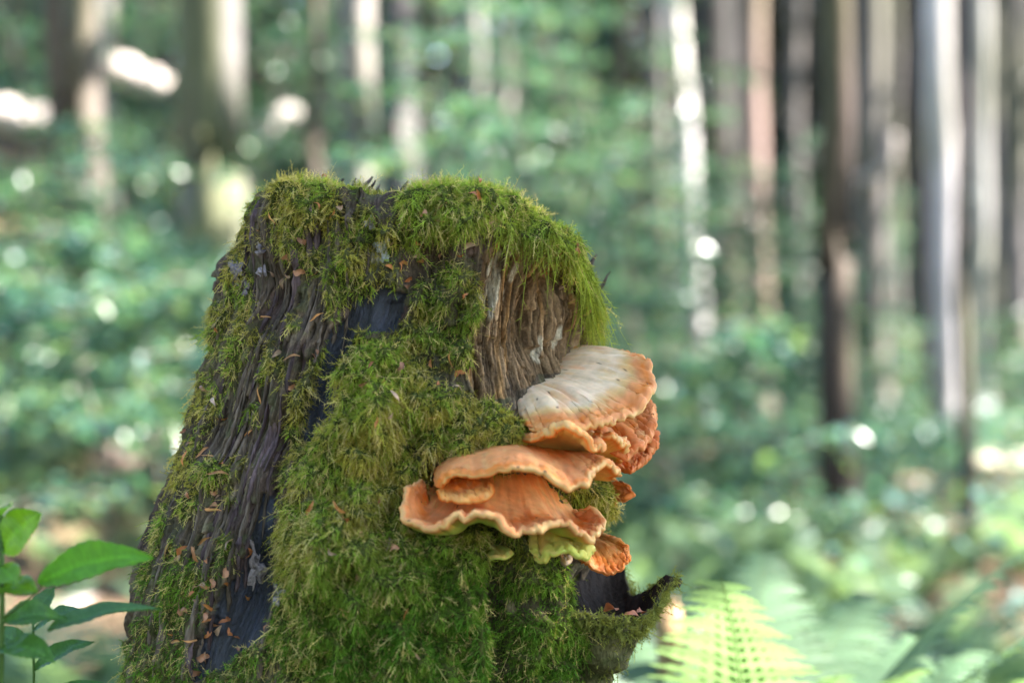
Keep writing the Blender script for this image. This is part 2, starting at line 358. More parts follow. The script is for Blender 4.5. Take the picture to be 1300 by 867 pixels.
    hole = gau(px, py, 527, 550, 8, 14)+gau(px, py, 628, 775, 12, 80)
    moss = np.clip(moss*(1-1.3*np.clip(hole, 0, 1)*f), 0, 1.2)
    pad = np.clip(moss, 0, 1)*(0.002 + 0.036*sstep(.25, .75, fbm(px*.055+9, py*.045+1, oct=3, seed=65))*np.where(front | (capw > .5), 1, .6)*(.3+.7*sstep(330, 470, px)))
    disp = disp*(1-0.55*np.clip(moss, 0, 1)) + big*f*0.55*np.clip(moss, 0, 1) + pad
    # apply
    eg = np.concatenate([edge, np.ones((nc, nt))]); up = np.where(capw > .5, 1.0, eg**2*.6)
    fade = np.where(capw > .5, np.concatenate([np.zeros(nh), 0*crow])[:, None], 1-up*.7)
    X = X + ox*disp*fade; Y = Y + oy*disp*fade
    spl = (vnoise(sw*110+4, 0*h+3, seed=71)-.5)*0.022 + (vnoise(sw*40+4, 0*h+3, seed=72)-.5)*.012
    rimw = np.concatenate([sstep(.93, 1, hrow), 1-sstep(0, .12, crow)])[:, None]
    Z = Z + up*(0.32*pad + 0.010*lump) + rimw*spl*(1-np.clip(moss, 0, 1)*.8)
    G = np.stack([X, Y, Z], -1)
    du = np.roll(G, -1, 1)-np.roll(G, 1, 1); dv = np.gradient(G, axis=0)
    Nn = norm(np.cross(du, dv))
    # -------- pigment; low fibres coloured darker to paint shade in the gaps
    n1 = fbm(s*40+3, h*16+2, oct=4, seed=81)[..., None]; n2 = fbm(sw*90+3, h*8+2, oct=3, seed=82)[..., None]; n3 = fbm(px*.02+3, py*.02+1, oct=3, seed=83)[..., None]
    bark = np.array([.060, .041, .026])*(1-n1) + np.array([.21, .155, .10])*n1
    bark = bark*(0.25+.55*n2+.6*np.clip(fb2, 0, 1)[..., None]+.45*np.clip(fb3, 0, 1)[..., None])
    pur = sstep(.5, .66, n3); bark = bark*(1-pur*.6) + pur*.6*np.array([.100, .062, .060])*(0.6+.8*n2)
    brn = np.array([.10, .058, .03])*(1-n2)+np.array([.50, .32, .17])*n2
    ora = sstep(.58, .7, fbm(sw*55+13, h*6+2, oct=2, seed=84))[..., None]; brn = brn*(1-.6*ora)+.6*ora*np.array([.58, .31, .11])
    drk = sstep(.55, .7, fbm(sw*34+13, h*7+2, oct=3, seed=85))[..., None]; brn = brn*(1-.75*drk)+.75*drk*np.array([.045, .035, .028]); brn = brn*(.35+.6*np.clip(fb2, 0, 1)[..., None]+.5*np.clip(fb3, 0, 1)[..., None])
    blu = (np.array([.010, .011, .018])*(1-n1)+np.array([.030, .032, .050])*n1)*(.5+.9*np.clip(fb3, 0, 1)[..., None])  # dark wet wood; its blue tint paints reflected sky light
    col = np.where(wood[..., None] > 0, brn, bark); col = np.where(blue[..., None] > 0, blu, col)
    cream = np.zeros_like(px)
    for e in [(632, 372, 9, 32, 8), (622, 342, 5, 16, 5), (634, 328, 4, 12, 5), (651, 318, 5, 7, 0), (659, 345, 3, 13, 5), (724, 425, 2, 18, 12), (480, 322, 7, 16, 20), (653, 372, 2, 8, 5), (705, 445, 3, 18, 12), (616, 375, 3, 10, 0)]:
        cream = np.maximum(cream, ell(px+jx*.25+(vnoise(px*.25, py*.1, seed=5)-.5)*6, py+jy*.2, *e, soft=.2)*sstep(.2, .45, vnoise(px*.3, py*.08, seed=6)+.25))
    col = col*(1-cream[..., None]) + cream[..., None]*np.array([.62, .52, .37])*(.6+.7*n1)
    gl = sstep(.55, .68, fbm(px*.06+1, py*.06+9, oct=3, seed=86))[..., None]*0.35*(1-wood[..., None])*(1-blue[..., None])
    col = col*(1-gl)+gl*np.array([.10, .12, .05])
    mm = np.clip(moss, 0, 1)[..., None]; col = col*(1-mm)+mm*(np.array([.045, .055, .014])*(1-n1)+np.array([.09, .10, .026])*n1)
    V = G.reshape(-1, 3)
    q = gridquads(nh+nc, nt, True)
    SURF.update(G=G, N=Nn, moss=moss, px=650+G[..., 0]*FPX/(CAM_D+G[..., 1]), py=433.5-(G[..., 2]-CAM_Z)*FPX/(CAM_D+G[..., 1]), cap=capw, front=front, wood=wood, blue=blue, th=th, nh=nh)
    root = thing('tree_stump', 'broken mossy tree stump with rotten wood carrying orange bracket fungi', 'tree stump', (-.11, 0, 0))
    obj('stump_wood', mesh_np('stump_wood', V-np.array([-.11, 0, 0]), q, col=col.reshape(-1, 3), mat=M_STUMP, alpha=np.clip(.18+.75*blue-.2*np.clip(moss, 0, 1), 0, 1).ravel(), fib=np.stack([sw, h, 0*h], -1).reshape(-1, 3)), root)
    return root
STUMP = make_stump(); SO = np.array([-.11, 0, 0])

# depth lookup: which surface point shows at a photo pixel
ZB = {}
def build_zb():
    g = SURF['G']; fr = (SURF['N'][..., 1] < 0.1)
    ii = np.flatnonzero(fr.ravel()); ipx = (SURF['px'].ravel()[ii]/3).astype(int); ipy = (SURF['py'].ravel()[ii]/3).astype(int); d = g[..., 1].ravel()[ii]
    o = np.argsort(-d)
    for a, b, c in zip(ipx[o], ipy[o], ii[o]): ZB[(a, b)] = c
build_zb()
def surf_at(px, py):
    a, b = int(px/3), int(py/3)
    for r in range(0, 5):
        for i in range(-r, r+1):
            for j in range(-r, r+1):
                if (a+i, b+j) in ZB:
                    c = ZB[(a+i, b+j)]; return SURF['G'].reshape(-1, 3)[c].copy(), SURF['N'].reshape(-1, 3)[c].copy()
    return None, None

# ------------------------------------------------------------------ moss shoots
def shoots(p, n, L, W, hang, spread, col, seed, upk=0.0, nk=1.0):
    r = np.random.default_rng(seed); k = len(p)
    rv = norm(r.normal(size=(k, 3)))
    dn = np.array([0, 0, -1.0])
    d0 = norm(n*0.9*np.broadcast_to(nk, (k,))[:, None] + rv*spread[:, None] + dn*(hang*.7)[:, None] + np.array([0, 0, 1.0])*upk)
    bend = dn*(hang*1.2)[:, None] + norm(r.normal(size=(k, 3)))*1.1
    side = norm(np.cross(d0, norm(r.normal(size=(k, 3)))))
    def at(t): return p + d0*(L*t)[:, None] + bend*(L*t*t*.5)[:, None]
    tg = norm(d0 + bend*.5)
    V = []; K = []
    tip = col*np.array([1.5, 1.35, 1.15])
    for t, w in ((-.05, .5), (.33, .8), (.68, .7)):
        c = at(np.full(k, t)); V += [c-side*(W*w)[:, None], c+side*(W*w)[:, None]]; cc = col*(1-max(t, 0))+tip*max(t, 0); K += [cc, cc]
    V.append(at(np.ones(k))); K.append(tip)
    Q = [(0, 1, 3, 2), (2, 3, 5, 4)]; T = [(4, 5, 6)]
    b = 7
    for q, t in enumerate((.18, .32, .46, .6, .74, .86)):
        sg = 1 if q % 2 else -1
        c = at(np.full(k, t)); s2 = norm(side*sg + rv*.5); l = (0.40*L*(1.15-t*.8))
        V += [c-tg*(W*1.0)[:, None], c+tg*(W*1.0)[:, None], c + (s2*.85+tg*.6)*l[:, None]]; cc = col*(1-t)+tip*t; K += [cc, cc, tip]
        T.append((b, b+1, b+2)); b += 3
    nv = len(V); V = np.stack(V, 1).reshape(-1, 3); K = np.stack(K, 1).reshape(-1, 3)
    off = (np.arange(k)*nv)[:, None, None]
    return V, (np.array(Q)[None]+off).reshape(-1, 4), (np.array(T)[None]+off).reshape(-1, 3), K
def make_moss():
    G, N, moss, px, py, cap = (SURF[k] for k in ('G', 'N', 'moss', 'px', 'py', 'cap'))
    G2 = np.roll(G, -1, 1)
    area = np.linalg.norm(np.cross(G2[:-1]-G[:-1], G[1:]-G[:-1]), axis=-1)
    m = moss[:-1]; vis = (N[:-1, :, 1] < 0.25) & (py[:-1] < 900)
    w = area*np.where(m > .12, np.clip(m, 0, 1)**1.3, 0)*np.where(vis, 1.0, .16)*np.where(G[:-1, :, 2] > .05, 1, 0)
    w *= np.where(cap[:-1] > .5, .55, 1)
    r = np.random.default_rng(5); n = 122000
    idx = r.choice(w.size, n, p=(w/w.sum()).ravel()); i, j = np.unravel_index(idx, w.shape); nt = G.shape[1]; j2 = (j+1) % nt
    a, b = r.random((2, n)); a = a[:, None]; b = b[:, None]
    p = (G[i, j]*(1-a)+G[i, j2]*a)*(1-b)+(G[i+1, j]*(1-a)+G[i+1, j2]*a)*b
    nn = N[i, j]; x, y, c, mm = px[i, j], py[i, j], cap[i, j], moss[i, j]
    big = ~vis[i, j]
    top = (c > .5) | (nn[:, 2] > .75)
    rimtop = (y < 330) & (x > 500)
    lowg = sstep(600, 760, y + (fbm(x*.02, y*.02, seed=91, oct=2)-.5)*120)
    mound = np.maximum(gau(x, y, 485, 520, 75, 80), gau(x, y, 415, 690, 70, 80))
    hang = np.where(top, .15, .75) + .35*mound + np.where(rimtop & ~top, .35, 0)
    L = r.gamma(4, 1/4., n)*(0.0052 + 0.0012*np.clip(mm, 0, 1) + .0022*mound + np.where(rimtop & (nn[:, 2] < .6), .0025, 0))*np.where(x < 380, 1.0, 1)
    dry0 = r.random(n) < .16+.14*(x < 400)-.08*(y > 700); L = np.where(dry0, L*1.45, L)
    cur = ((x > 748) & (y < 450)); L = np.where(cur, L*1.7, L); hang = np.where(cur, 1.3, hang)
    L = np.where(big, L*1.5, L)
    W = r.uniform(.0003, .0006, n)*np.where(big, 2, 1)
    spread = np.where(top, 1.0, .95)
    # pigments: olive-yellow on dry mounds, fresh green on the rim and low down
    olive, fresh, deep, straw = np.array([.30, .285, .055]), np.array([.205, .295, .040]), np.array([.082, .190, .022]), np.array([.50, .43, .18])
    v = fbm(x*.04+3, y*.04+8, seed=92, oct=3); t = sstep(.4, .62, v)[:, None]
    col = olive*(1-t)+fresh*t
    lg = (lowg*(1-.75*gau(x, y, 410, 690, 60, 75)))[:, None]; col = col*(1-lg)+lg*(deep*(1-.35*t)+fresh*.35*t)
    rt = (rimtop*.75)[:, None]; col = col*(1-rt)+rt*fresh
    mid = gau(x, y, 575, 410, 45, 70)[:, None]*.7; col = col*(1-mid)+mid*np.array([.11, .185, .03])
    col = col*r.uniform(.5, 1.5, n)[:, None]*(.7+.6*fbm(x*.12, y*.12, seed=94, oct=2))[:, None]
    dry = dry0[:, None]; col = np.where(dry, straw*r.uniform(.6, 1.2, n)[:, None], col)
    reg = np.full(n, 6)
    reg[(y >= 430) & (x >= 380)] = 2; reg[(y >= 620) & (x >= 340)] = 3; reg[(x >= 640) & (y >= 600)] = 4; reg[(x < 400) & (y >= 345)] = 5
    reg[(y < 345) & (x < 440)] = 0; reg[((y < 345) & (x >= 440)) | ((x > 740) & (y < 450))] = 1; reg[big & ~(c > .5)] = 7
    names = [('moss_cushion', 'yellow-green moss cushion on the high broken edge of the stump'), ('moss_cushion', 'thick fresh green moss cushion hanging over the bare brown wood'),
             ('moss_mat', 'olive hanging moss mound beside the bracket fungi'), ('moss_mat', 'deep green moss curtain covering the lower face'), ('moss_mat', 'dark green moss below the bracket fungi'),
             ('moss_tuft', 'thin dry moss tufts between the bark ridges'), ('moss_mat', 'green moss patch between dark wood and brown wood'), ('moss_mat', 'moss on the far side of the stump')]
    for g, (nm, lb) in enumerate(names):
        s = np.flatnonzero(reg == g)
        if not len(s): continue
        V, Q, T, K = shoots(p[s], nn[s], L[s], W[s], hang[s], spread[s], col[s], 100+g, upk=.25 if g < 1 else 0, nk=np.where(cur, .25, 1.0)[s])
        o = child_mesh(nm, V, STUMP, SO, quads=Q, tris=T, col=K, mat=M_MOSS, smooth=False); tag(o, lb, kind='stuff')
make_moss()
def hanging_curtain():
    G, N, px, py = SURF['G'], SURF['N'], SURF['px'], SURF['py']; r = np.random.default_rng(8)
    for (m, L0, cnt, lb) in (((px > 738) & (py > 318) & (py < 385) & (N[..., 0] > .15) & (np.abs(G[..., 1]) < .14), .026, 900, 'trailing moss hanging down the edge above the large cream bracket'),
                             ((px > 610) & (px < 742) & (py > 284) & (py < 332) & (N[..., 1] < 0) & (SURF['moss'] > .4), .016, 900, 'moss tips hanging over the bare brown wood')):
        ii = np.flatnonzero(m.ravel())
        if not len(ii): continue
        k = r.choice(ii, cnt); p = G.reshape(-1, 3)[k]+r.normal(0, .003, (cnt, 3)); nn = N.reshape(-1, 3)[k]; L = r.gamma(5, .2, cnt)*L0
        col = np.array([.20, .25, .04])*r.uniform(.5, 1.4, (cnt, 1)); V, Q, T, K = shoots(p, nn, L, r.uniform(.0004, .0008, cnt), np.full(cnt, 1.6), np.full(cnt, .22), col, 55, nk=.5)
        tag(child_mesh('hanging_moss', V, STUMP, SO, quads=Q, tris=T, col=K, mat=M_MOSS, smooth=False), lb, kind='stuff')
hanging_curtain()

# ------------------------------------------------------------------ bark ridges standing proud, splinters, lichen
def make_bark_strips():
    G, N, px, py, nh = SURF['G'], SURF['N'], SURF['px'], SURF['py'], SURF['nh']
    r = np.random.default_rng(15); made = 0
    cand = [(r.uniform(175, 470), r.uniform(270, 850)) for _ in range(900)] + [(r.uniform(600, 750), r.uniform(340, 470)) for _ in range(60)]
    fl = N[..., 1] < -.05; placed = []
    for cxp, cyp in cand:
        right = cxp > 590
        if made >= 95: break
        if not right:
            xl = np.interp(cyp, XL[:, 0], XL[:, 1])
            if cxp < xl+14 or cxp > xl+175: continue
        dd = np.where(fl, (px-cxp)**2+(py-cyp)**2, 1e9); k = np.argmin(dd); i, j = np.unravel_index(k, px.shape)
        if dd[i, j] > 40 or i > nh-6 or SURF['moss'][i, j] > .5 or SURF['blue'][i, j] > 0: continue
        if any(abs(cxp-a) < 9 and abs(cyp-b) < 26 for a, b in placed): continue
        ln = int(r.uniform(18, 70)*(.7 if right else 1)); i0, i1 = max(i-ln//2, 30), min(i+ln//2, nh-3)
        if i1-i0 < 10: continue
        placed.append((cxp, cyp))
        rows = np.linspace(i0, i1, 12).astype(int); dj = np.round(np.cumsum(r.normal(0, .5, 12))).astype(int)
        w = r.uniform(.0016, .0040)*(.8 if right else 1); hgt = r.uniform(.002, .0055)
        pts = G[rows, (j+dj) % G.shape[1]]; nn = norm(N[rows, (j+dj) % G.shape[1]].mean(0)); nn = np.broadcast_to(nn, pts.shape)
        pts = np.stack([np.convolve(np.pad(pts[:, q], 2, 'edge'), np.ones(5)/5, 'valid') for q in range(3)], 1)
        tgt = norm(np.gradient(pts, axis=0)); sd = norm(np.cross(tgt, nn))
        prof = np.sin(np.linspace(.12, math.pi-.12, 12))**.5*(1+.9*(r.random(12)-.5))
        V = []
        for a, b in ((-1, -.6), (-.75, .7), (-.1, 1.0), (.5, .75), (1, -.6)):
            V.append(pts + sd*(w*a*prof*(1+.3*(r.random(12)-.5)))[:, None] + nn*(hgt*b*(.4+.6*prof)*(1+.25*(r.random(12)-.5)))[:, None])
        V = np.stack(V, 1)
        base = np.array([.20, .13, .075]) if right else (np.array([.14, .105, .078]) if r.random() < .65 else np.array([.11, .075, .075]))
        col = base*r.uniform(.55, 1.25)*(0.75+.5*r.random((12, 5, 1)))
        o = child_mesh('wood_splinter' if right else 'bark_ridge', V.reshape(-1, 3), STUMP, SO, quads=gridquads(12, 5), tris=None, col=col.reshape(-1, 3), mat=M_WOOD, smooth=False)
        made += 1
make_bark_strips()
def make_rim_splinters():
    r = np.random.default_rng(25)
    for px, h in [(436, 10), (446, 17), (456, 12), (470, 8), (484, 9), (500, 12), (512, 7), (528, 10), (424, 7), (303, 12), (316, 9), (742, 10), (756, 12)]:
        top = np.interp(px, TOP[:, 0], TOP[:, 1]); y = r.uniform(-.10, .02); p = P(px, top+16, y); n = 7
        path = np.stack([p + np.array([.0016*h*t + r.normal(0, .0008), r.normal(0, .001), (.016+h*.0011)*t]) for t in np.linspace(0, 1, n)])
        V, q, t = tube(path, r.uniform(.004, .007)*np.linspace(1, .18, n), 6, .5, seed=px)
        child_mesh('wood_splinter', V, STUMP, SO, quads=q, tris=t, col=np.array([.11, .085, .075])*r.uniform(.6, 1.2), mat=M_WOOD, smooth=False)
make_rim_splinters()
def blob_patch(px, py, rx, ry, seed, n=26, h=.0018):
    """thin crust following the surface under it"""
    r = np.random.default_rng(seed); V = []; rows = 9; segs = n
    for a in range(rows):
        f = a/(rows-1)
        for b in range(segs):
            an = b*2*math.pi/segs; R = f*(1+.35*math.sin(an*3+seed)+.25*math.sin(an*7+seed*2))
            q, nn = surf_at(px+rx*R*math.cos(an), py+ry*R*math.sin(an))
            if q is None: q, nn = surf_at(px, py)
            V.append(q + nn*(h*(1-f**3)+.0006*r.random() + .0004 - .002*(f > .95)))
    return np.array(V), gridquads(rows, segs, True)
for k, (x, y, a, b, c) in enumerate([(325, 722, 11, 26, (.30, .25, .24)), (354, 755, 8, 14, (.26, .22, .21)), (300, 345, 9, 16, (.22, .18, .19)), (486, 316, 9, 14, (.42, .42, .40)), (470, 282, 6, 8, (.4, .37, .4)), (335, 345, 9, 7, (.26, .22, .23)), (330, 318, 6, 8, (.24, .20, .21)), (312, 365, 6, 10, (.2, .16, .17))]):
    V, q = blob_patch(x, y, a, b, k+1)
    child_mesh('lichen_crust', V, STUMP, SO, quads=q, col=np.array(c)*(.75+.5*np.random.default_rng(k).random((len(V), 1))), mat=M_LICHEN)

# the hollow shell of wood that sticks out low on the stump
def make_shell():
    rim = [P(*t) for t in [(716, 752, -.10), (722, 775, -.185), (745, 781, -.20), (778, 784, -.205), (806, 786, -.20), (828, 776, -.175), (840, 757, -.145), (847, 736, -.12), (836, 742, -.07), (818, 752, -.03), (803, 748, .0), (792, 728, .02), (770, 716, .03), (740, 716, -.02), (722, 735, -.06)]]
    n = 120; rim = catmull(rim+[rim[0]], n+1)[:-1]
    bot = P(735, 925, -.07); V = []; rows = 40; r = np.random.default_rng(3); K = []
    cen = rim.mean(0)
    for k in range(rows):
        f = k/(rows-1)
        ring = rim*(1-f)+bot*f; ring = ring + (ring-(cen*(1-f)+bot*f))*(0.16*math.sin(math.pi*min(1, f*1.1)) - .55*f**2)
        V.append(ring)
    V = np.array(V); nz = fbm(V[..., 0]*38, V[..., 1]*38+9, V[..., 2]*38, oct=4, seed=7)-.5
    out = norm(V-(cen+(bot-cen)*np.linspace(0, 1, rows)[:, None])[:, None])
    V = V + out*(nz*.040)[..., None]; V[0] = V[0] + np.array([0, 0, 1])*(nz[0]*.02)[:, None]
    inner = [V[0] + (cen-V[0])*.10 + np.array([0, 0, .001]), V[0] + (cen-V[0])*.22 - np.array([0, 0, .022]), V[0]+(cen-V[0])*.5-np.array([0, 0, .045]), V[0]+(cen-V[0])*.97-np.array([0, 0, .05])]
    inner = [q + .022*(fbm(q[:, 0]*70, q[:, 1]*70, q[:, 2]*70+k, oct=3, seed=k)-.5)[:, None]*np.array([.5, .5, 1]) for k, q in enumerate(inner)]
    A = np.vstack([np.array(inner[::-1]), V])
    c = fbm(A[..., 0]*60+4, A[..., 1]*60, A[..., 2]*60, oct=3, seed=9)[..., None]
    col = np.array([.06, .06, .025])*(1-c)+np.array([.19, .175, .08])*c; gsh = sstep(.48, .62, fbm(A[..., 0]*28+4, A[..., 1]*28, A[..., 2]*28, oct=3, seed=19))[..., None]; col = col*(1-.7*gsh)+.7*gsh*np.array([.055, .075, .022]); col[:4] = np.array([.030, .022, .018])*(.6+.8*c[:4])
    shell = child_mesh('hollow_shell', A.reshape(-1, 3), STUMP, SO, quads=gridquads(len(A), n, True)[:, ::-1], col=col.reshape(-1, 3), mat=M_WOOD)
    # moss along the rim and on the shell's outside
    r = np.random.default_rng(33); pts = []; nr = []
    for _ in range(3600):
        k = r.integers(0, n); f = abs(r.normal(0, 3)) if r.random() < .86 else r.uniform(0, 34)
        k = k if r.random() > .35 else r.integers(5, 70)
        i = int(min(f, 34)); pts.append(V[i, k]); nr.append(out[i, k]*.7+np.array([0, 0, .6 if i < 3 else 0]))
    m = len(pts); L = r.gamma(6, 1/6., m)*.009
    cc = np.array([.20, .225, .06])*r.uniform(.6, 1.3, (m, 1))
    Vm, Q, T, K = shoots(np.array(pts), norm(np.array(nr)), L, r.uniform(.0005, .0009, m), np.full(m, .5), np.full(m, .8), cc, 77)
    tag(child_mesh('moss_fringe', Vm, shell, SO, quads=Q, tris=T, col=K, mat=M_MOSS, smooth=False), 'grey-green moss fringe on the rim of the hollow shell', kind='stuff')
    p0 = P(846, 742, -.11); path = np.array([p0, p0+[.006, 0, .001], p0+[.012, 0, .004], p0+[.017, -.002, .003]])
    Vt, q, t = tube(path, [.006, .0055, .005, .006], 8, .4, seed=2)
    child_mesh('twig_stub', Vt, shell, SO, quads=q, tris=t, col=(.06, .05, .05), mat=M_WOOD)
make_shell()

# ------------------------------------------------------------------ bracket fungi
OR, PK, CRM, PAL, YEL, DOR, GRY = map(np.array, ([.74, .215, .032], [.72, .275, .095], [.76, .54, .34], [.76, .45, .17], [.76, .44, .07], [.58, .16, .035], [.54, .54, .10]))
def bracket(label, rim, base, bulge, tb, tr, stops, under, seed, sag=0.0, frill=.0032, wrinkle=.0022, push=.03, nu=160, ns=42):
    rm = catmull([P(*t) for t in rim], nu); bs = [P(*t) for t in base]
    bs = catmull([b + np.array([-.35*push, push, 0]) for b in bs], nu)
    q = np.linspace(0, 1, ns); s = 1-(1-q)**1.7
    S = s[:, None, None]; u = np.linspace(0, 1, nu)
    ln = np.linalg.norm(rm-bs, axis=1)
    arc = np.concatenate([[0], np.cumsum(np.linalg.norm(np.diff(rm, axis=0), axis=1))])
    D = bs[None]*(1-S)+rm[None]*S
    upv = np.array([0, -.15, 1.0])
    D = D + upv*((bulge-sag)*np.sin(math.pi*np.clip(s, 0, 1))**1.2)[:, None, None]
    fr = 1.5*(vnoise(arc*38+seed, 0*arc+seed, seed=seed)-.5)+(.9*(vnoise(arc*105+seed, 0*arc+seed, seed=seed+1)-.5)+.5*(vnoise(arc*230+seed, 0*arc, seed=seed+12)-.5))*(.3+1.3*vnoise(arc*30, 0*arc+5, seed=seed+13))
    D = D + upv*(2*frill*fr[None]*sstep(.55, 1, s)[:, None])[..., None]
    outd = norm(rm-bs); D = D + outd[None]*(2.4*frill*((vnoise(arc*60+9, 0*arc, seed=seed+2)-.5)+.7*(vnoise(arc*190+9, 0*arc, seed=seed+14)-.5))[None]*sstep(.6, 1, s)[:, None])[..., None]
    wr = (fbm(arc[None]*85+seed+0*s[:, None], s[:, None]*3.0+(vnoise(arc*20, 0*arc, seed=seed+5)*1.2)[None], oct=3, seed=seed+3)-.5)
    ring = (vnoise(s[:, None]*9+vnoise(arc*25, 0*arc, seed=seed+4)[None]*1.5, 0*arc[None]+3, seed=seed+6)-.5)
    wa = arc[None] + .010*(fbm(arc[None]*18+0*s[:, None], s[:, None]*2.2+seed, oct=3, seed=seed+19)-.5); wr = (fbm(wa*60+seed, s[:, None]*3.2+0*wa, oct=4, seed=seed+3)-.5)*(.3+1.4*vnoise(arc[None]*16+0*s[:, None], s[:, None]*2.5, seed=seed+20))*1.3
    rel = wrinkle*(2.0*wr*sstep(0.05, .5, s)[:, None] + .9*ring*sstep(.4, .9, s)[:, None])
    pim = (fbm(arc[None]*330+0*s[:, None], s[:, None]*ln.mean()*330, oct=2, seed=seed+8)-.5)*(.0042*sstep(.70, .92, s)+.0010)[:, None]
    du = np.gradient(D, axis=1); dv = np.gradient(D, axis=0); Nn = norm(np.cross(du, dv))
    if Nn[..., 2].mean() < 0: Nn = -Nn
    t = tb*(1-s)**1.3 + tr
    half = np.maximum(t/2, 1e-4)[:, None]; x = np.clip((1-s)[:, None]*ln[None]/np.maximum(half*1.3, 1e-4), 0, 1)
    rnd = np.sqrt(np.clip(1-(1-x)**2, 0, 1))
    Top = D + Nn*(half*rnd + (rel+pim)*np.clip(rnd, .15, 1))[..., None]; Bot = D - Nn*(half*rnd)[..., None]
    Bot[-1] = Top[-1]
    # pigment by growth zone
    warp = np.clip(s[:, None] + .10*(fbm(arc[None]*45+0*s[:, None], s[:, None]*4, oct=3, seed=seed+7)-.5)*2*np.sin(math.pi*s)[:, None], 0, 1)
    xs = [a for a, _ in stops]; col = np.stack([np.interp(warp, xs, [c[k] for _, c in stops]) for k in range(3)], -1)
    bl = sstep(.52, .7, fbm(arc[None]*55+7+0*s[:, None], s[:, None]*5+3, oct=3, seed=seed+9))[..., None]*.45
    col = col*(1-bl)+bl*PK
    b2 = sstep(.55, .72, fbm(arc[None]*80+3+0*s[:, None], s[:, None]*8+7, oct=3, seed=seed+16))[..., None]*.4; col = col*(1-b2)+b2*PAL
    ed = (sstep(.95, 1, s)[:, None]*sstep(.35, .6, vnoise(arc*45+3, 0*arc, seed=seed+15))[None]*.75)[..., None]; col = col*(1-ed)+ed*np.array(stops[-2][1])
    spk = (_hash(np.floor(arc[None]*420)+0*s[:, None], np.floor(s[:, None]*ln.mean()*420)+0*arc[None], 0*s[:, None]+0*arc[None], seed) > .9965)[..., None]; col = np.where(spk, np.array([.10, .05, .03]), col)
    streak = (0.84+.32*fbm(wa*95, s[:, None]*4+0*wa, oct=2, seed=seed+11))[..., None]; col = np.clip(col*streak, 0, .92)
    n2 = fbm(arc[None]*40+0*s[:, None], s[:, None]*4+9, oct=3, seed=seed+10)[..., None]
    ub = np.stack([np.interp(s, [0, .8, .92, .985, 1], [under[k]*.95, under[k], under[k]*.5+OR[k]*.5, stops[-2][1][k], stops[-1][1][k]]) for k in range(3)], -1)[:, None]*(.85+.3*n2)
    o = np.array([rm[:, 0].mean(), rm[:, 1].mean(), rm[:, 2].min()])
    root = thing('bracket_fungus', label, 'fungus', o, 'bracket fungi growing from the stump')
    f = gridquads(ns, nu)
    e1 = Top[1]-Top[0]; test = np.cross(Top[0, 1:]-Top[0, :-1], e1[:-1]).mean(0)
    flip = (np.dot(test, Nn[0].mean(0)) < 0)
    child_mesh('cap', Top.reshape(-1, 3), root, o, quads=f[:, ::-1] if flip else f, col=col.reshape(-1, 3), mat=M_CAP)
    child_mesh('pore_surface', Bot.reshape(-1, 3), root, o, quads=f if flip else f[:, ::-1], col=ub.reshape(-1, 3), mat=M_PORE)
    return root
def seq(xy, ys):
    """rim pixels with depths given at a few evenly spread stations"""
    d = np.interp(np.linspace(0, 1, len(xy)), np.linspace(0, 1, len(ys)), ys); return [(a, b, c) for (a, b), c in zip(xy, d)]
bracket('large topmost bracket fungus with a cream upper face and orange frilled rim',
        seq([(664, 530), (672, 541), (679, 545), (699, 541), (718, 542), (736, 546), (750, 543), (763, 544), (776, 537), (791, 531), (807, 522), (826, 507), (831, 489), (827, 467), (822, 457), (807, 450), (789, 450), (772, 452), (758, 456), (739, 452), (723, 457)], [-.19, -.25, -.27, -.27, -.25, -.21, -.15, -.10, -.08, -.07]),
        seq([(660, 520), (672, 505), (684, 492), (699, 476), (719, 463)], [-.16, -.13, -.09, -.05]), .010, .030, .010,
        [(0, CRM*.85), (.3, CRM), (.70, CRM*1.06), (.80, PAL*.95), (.86, PK), (.94, OR*.95), (.99, PK), (1, PAL)], PAL*.8, 11, wrinkle=.0019, frill=.0030)
bracket('reddish orange wrinkled bracket fungus tucked behind the large cream one',
        seq([(742, 556), (765, 566), (789, 572), (798, 574), (807, 567), (820, 562), (827, 549), (833, 535), (834, 526), (829, 513), (815, 505)], [-.16, -.18, -.17, -.14, -.10, -.06]),
        seq([(742, 545), (755, 535), (770, 525), (790, 510)], [-.08, -.03, .02, .04]), .012, .022, .011, [(0, CRM*.9), (.45, PK), (.75, OR), (.92, DOR), (1, PK)], OR, 21, wrinkle=.0040)
bracket('small red-orange curled bracket fungus below the wrinkled one',
        seq([(782, 590), (793, 600), (802, 603), (815, 590), (828, 576), (836, 562), (831, 552)], [-.13, -.14, -.10, -.04]),
        seq([(770, 585), (785, 570), (800, 555)], [-.03, .01, .04]), .012, .018, .010, [(0, PK), (.5, OR), (.8, DOR), (1, DOR)], OR, 31, wrinkle=.0036)
bracket('wavy yellow-bellied bracket fungus right under the large cream one',
        seq([(657, 567), (664, 557), (684, 550), (700, 545), (712, 543), (728, 547), (747, 557), (757, 562), (766, 572)], [-.20, -.25, -.285, -.30, -.29, -.27]),
        seq([(680, 580), (692, 577), (706, 573), (725, 570), (748, 572)], [-.19, -.18, -.17, -.14]), .006, .020, .009, [(0, YEL), (.5, PAL), (.85, OR), (1, PAL)], np.array([.82, .55, .17]), 41)
bracket('scalloped ochre bracket fungus wedged between the upper and middle shelves',
        seq([(742, 562), (750, 556), (767, 552), (780, 555), (790, 563), (795, 568), (791, 580), (785, 591)], [-.20, -.23, -.24, -.22, -.17, -.12]),
        seq([(721, 582), (734, 592), (758, 592), (776, 592)], [-.15, -.13, -.09, -.05]), .006, .020, .009, [(0, YEL), (.5, PAL), (.85, OR), (1, PAL)], np.array([.74, .50, .13]), 51)
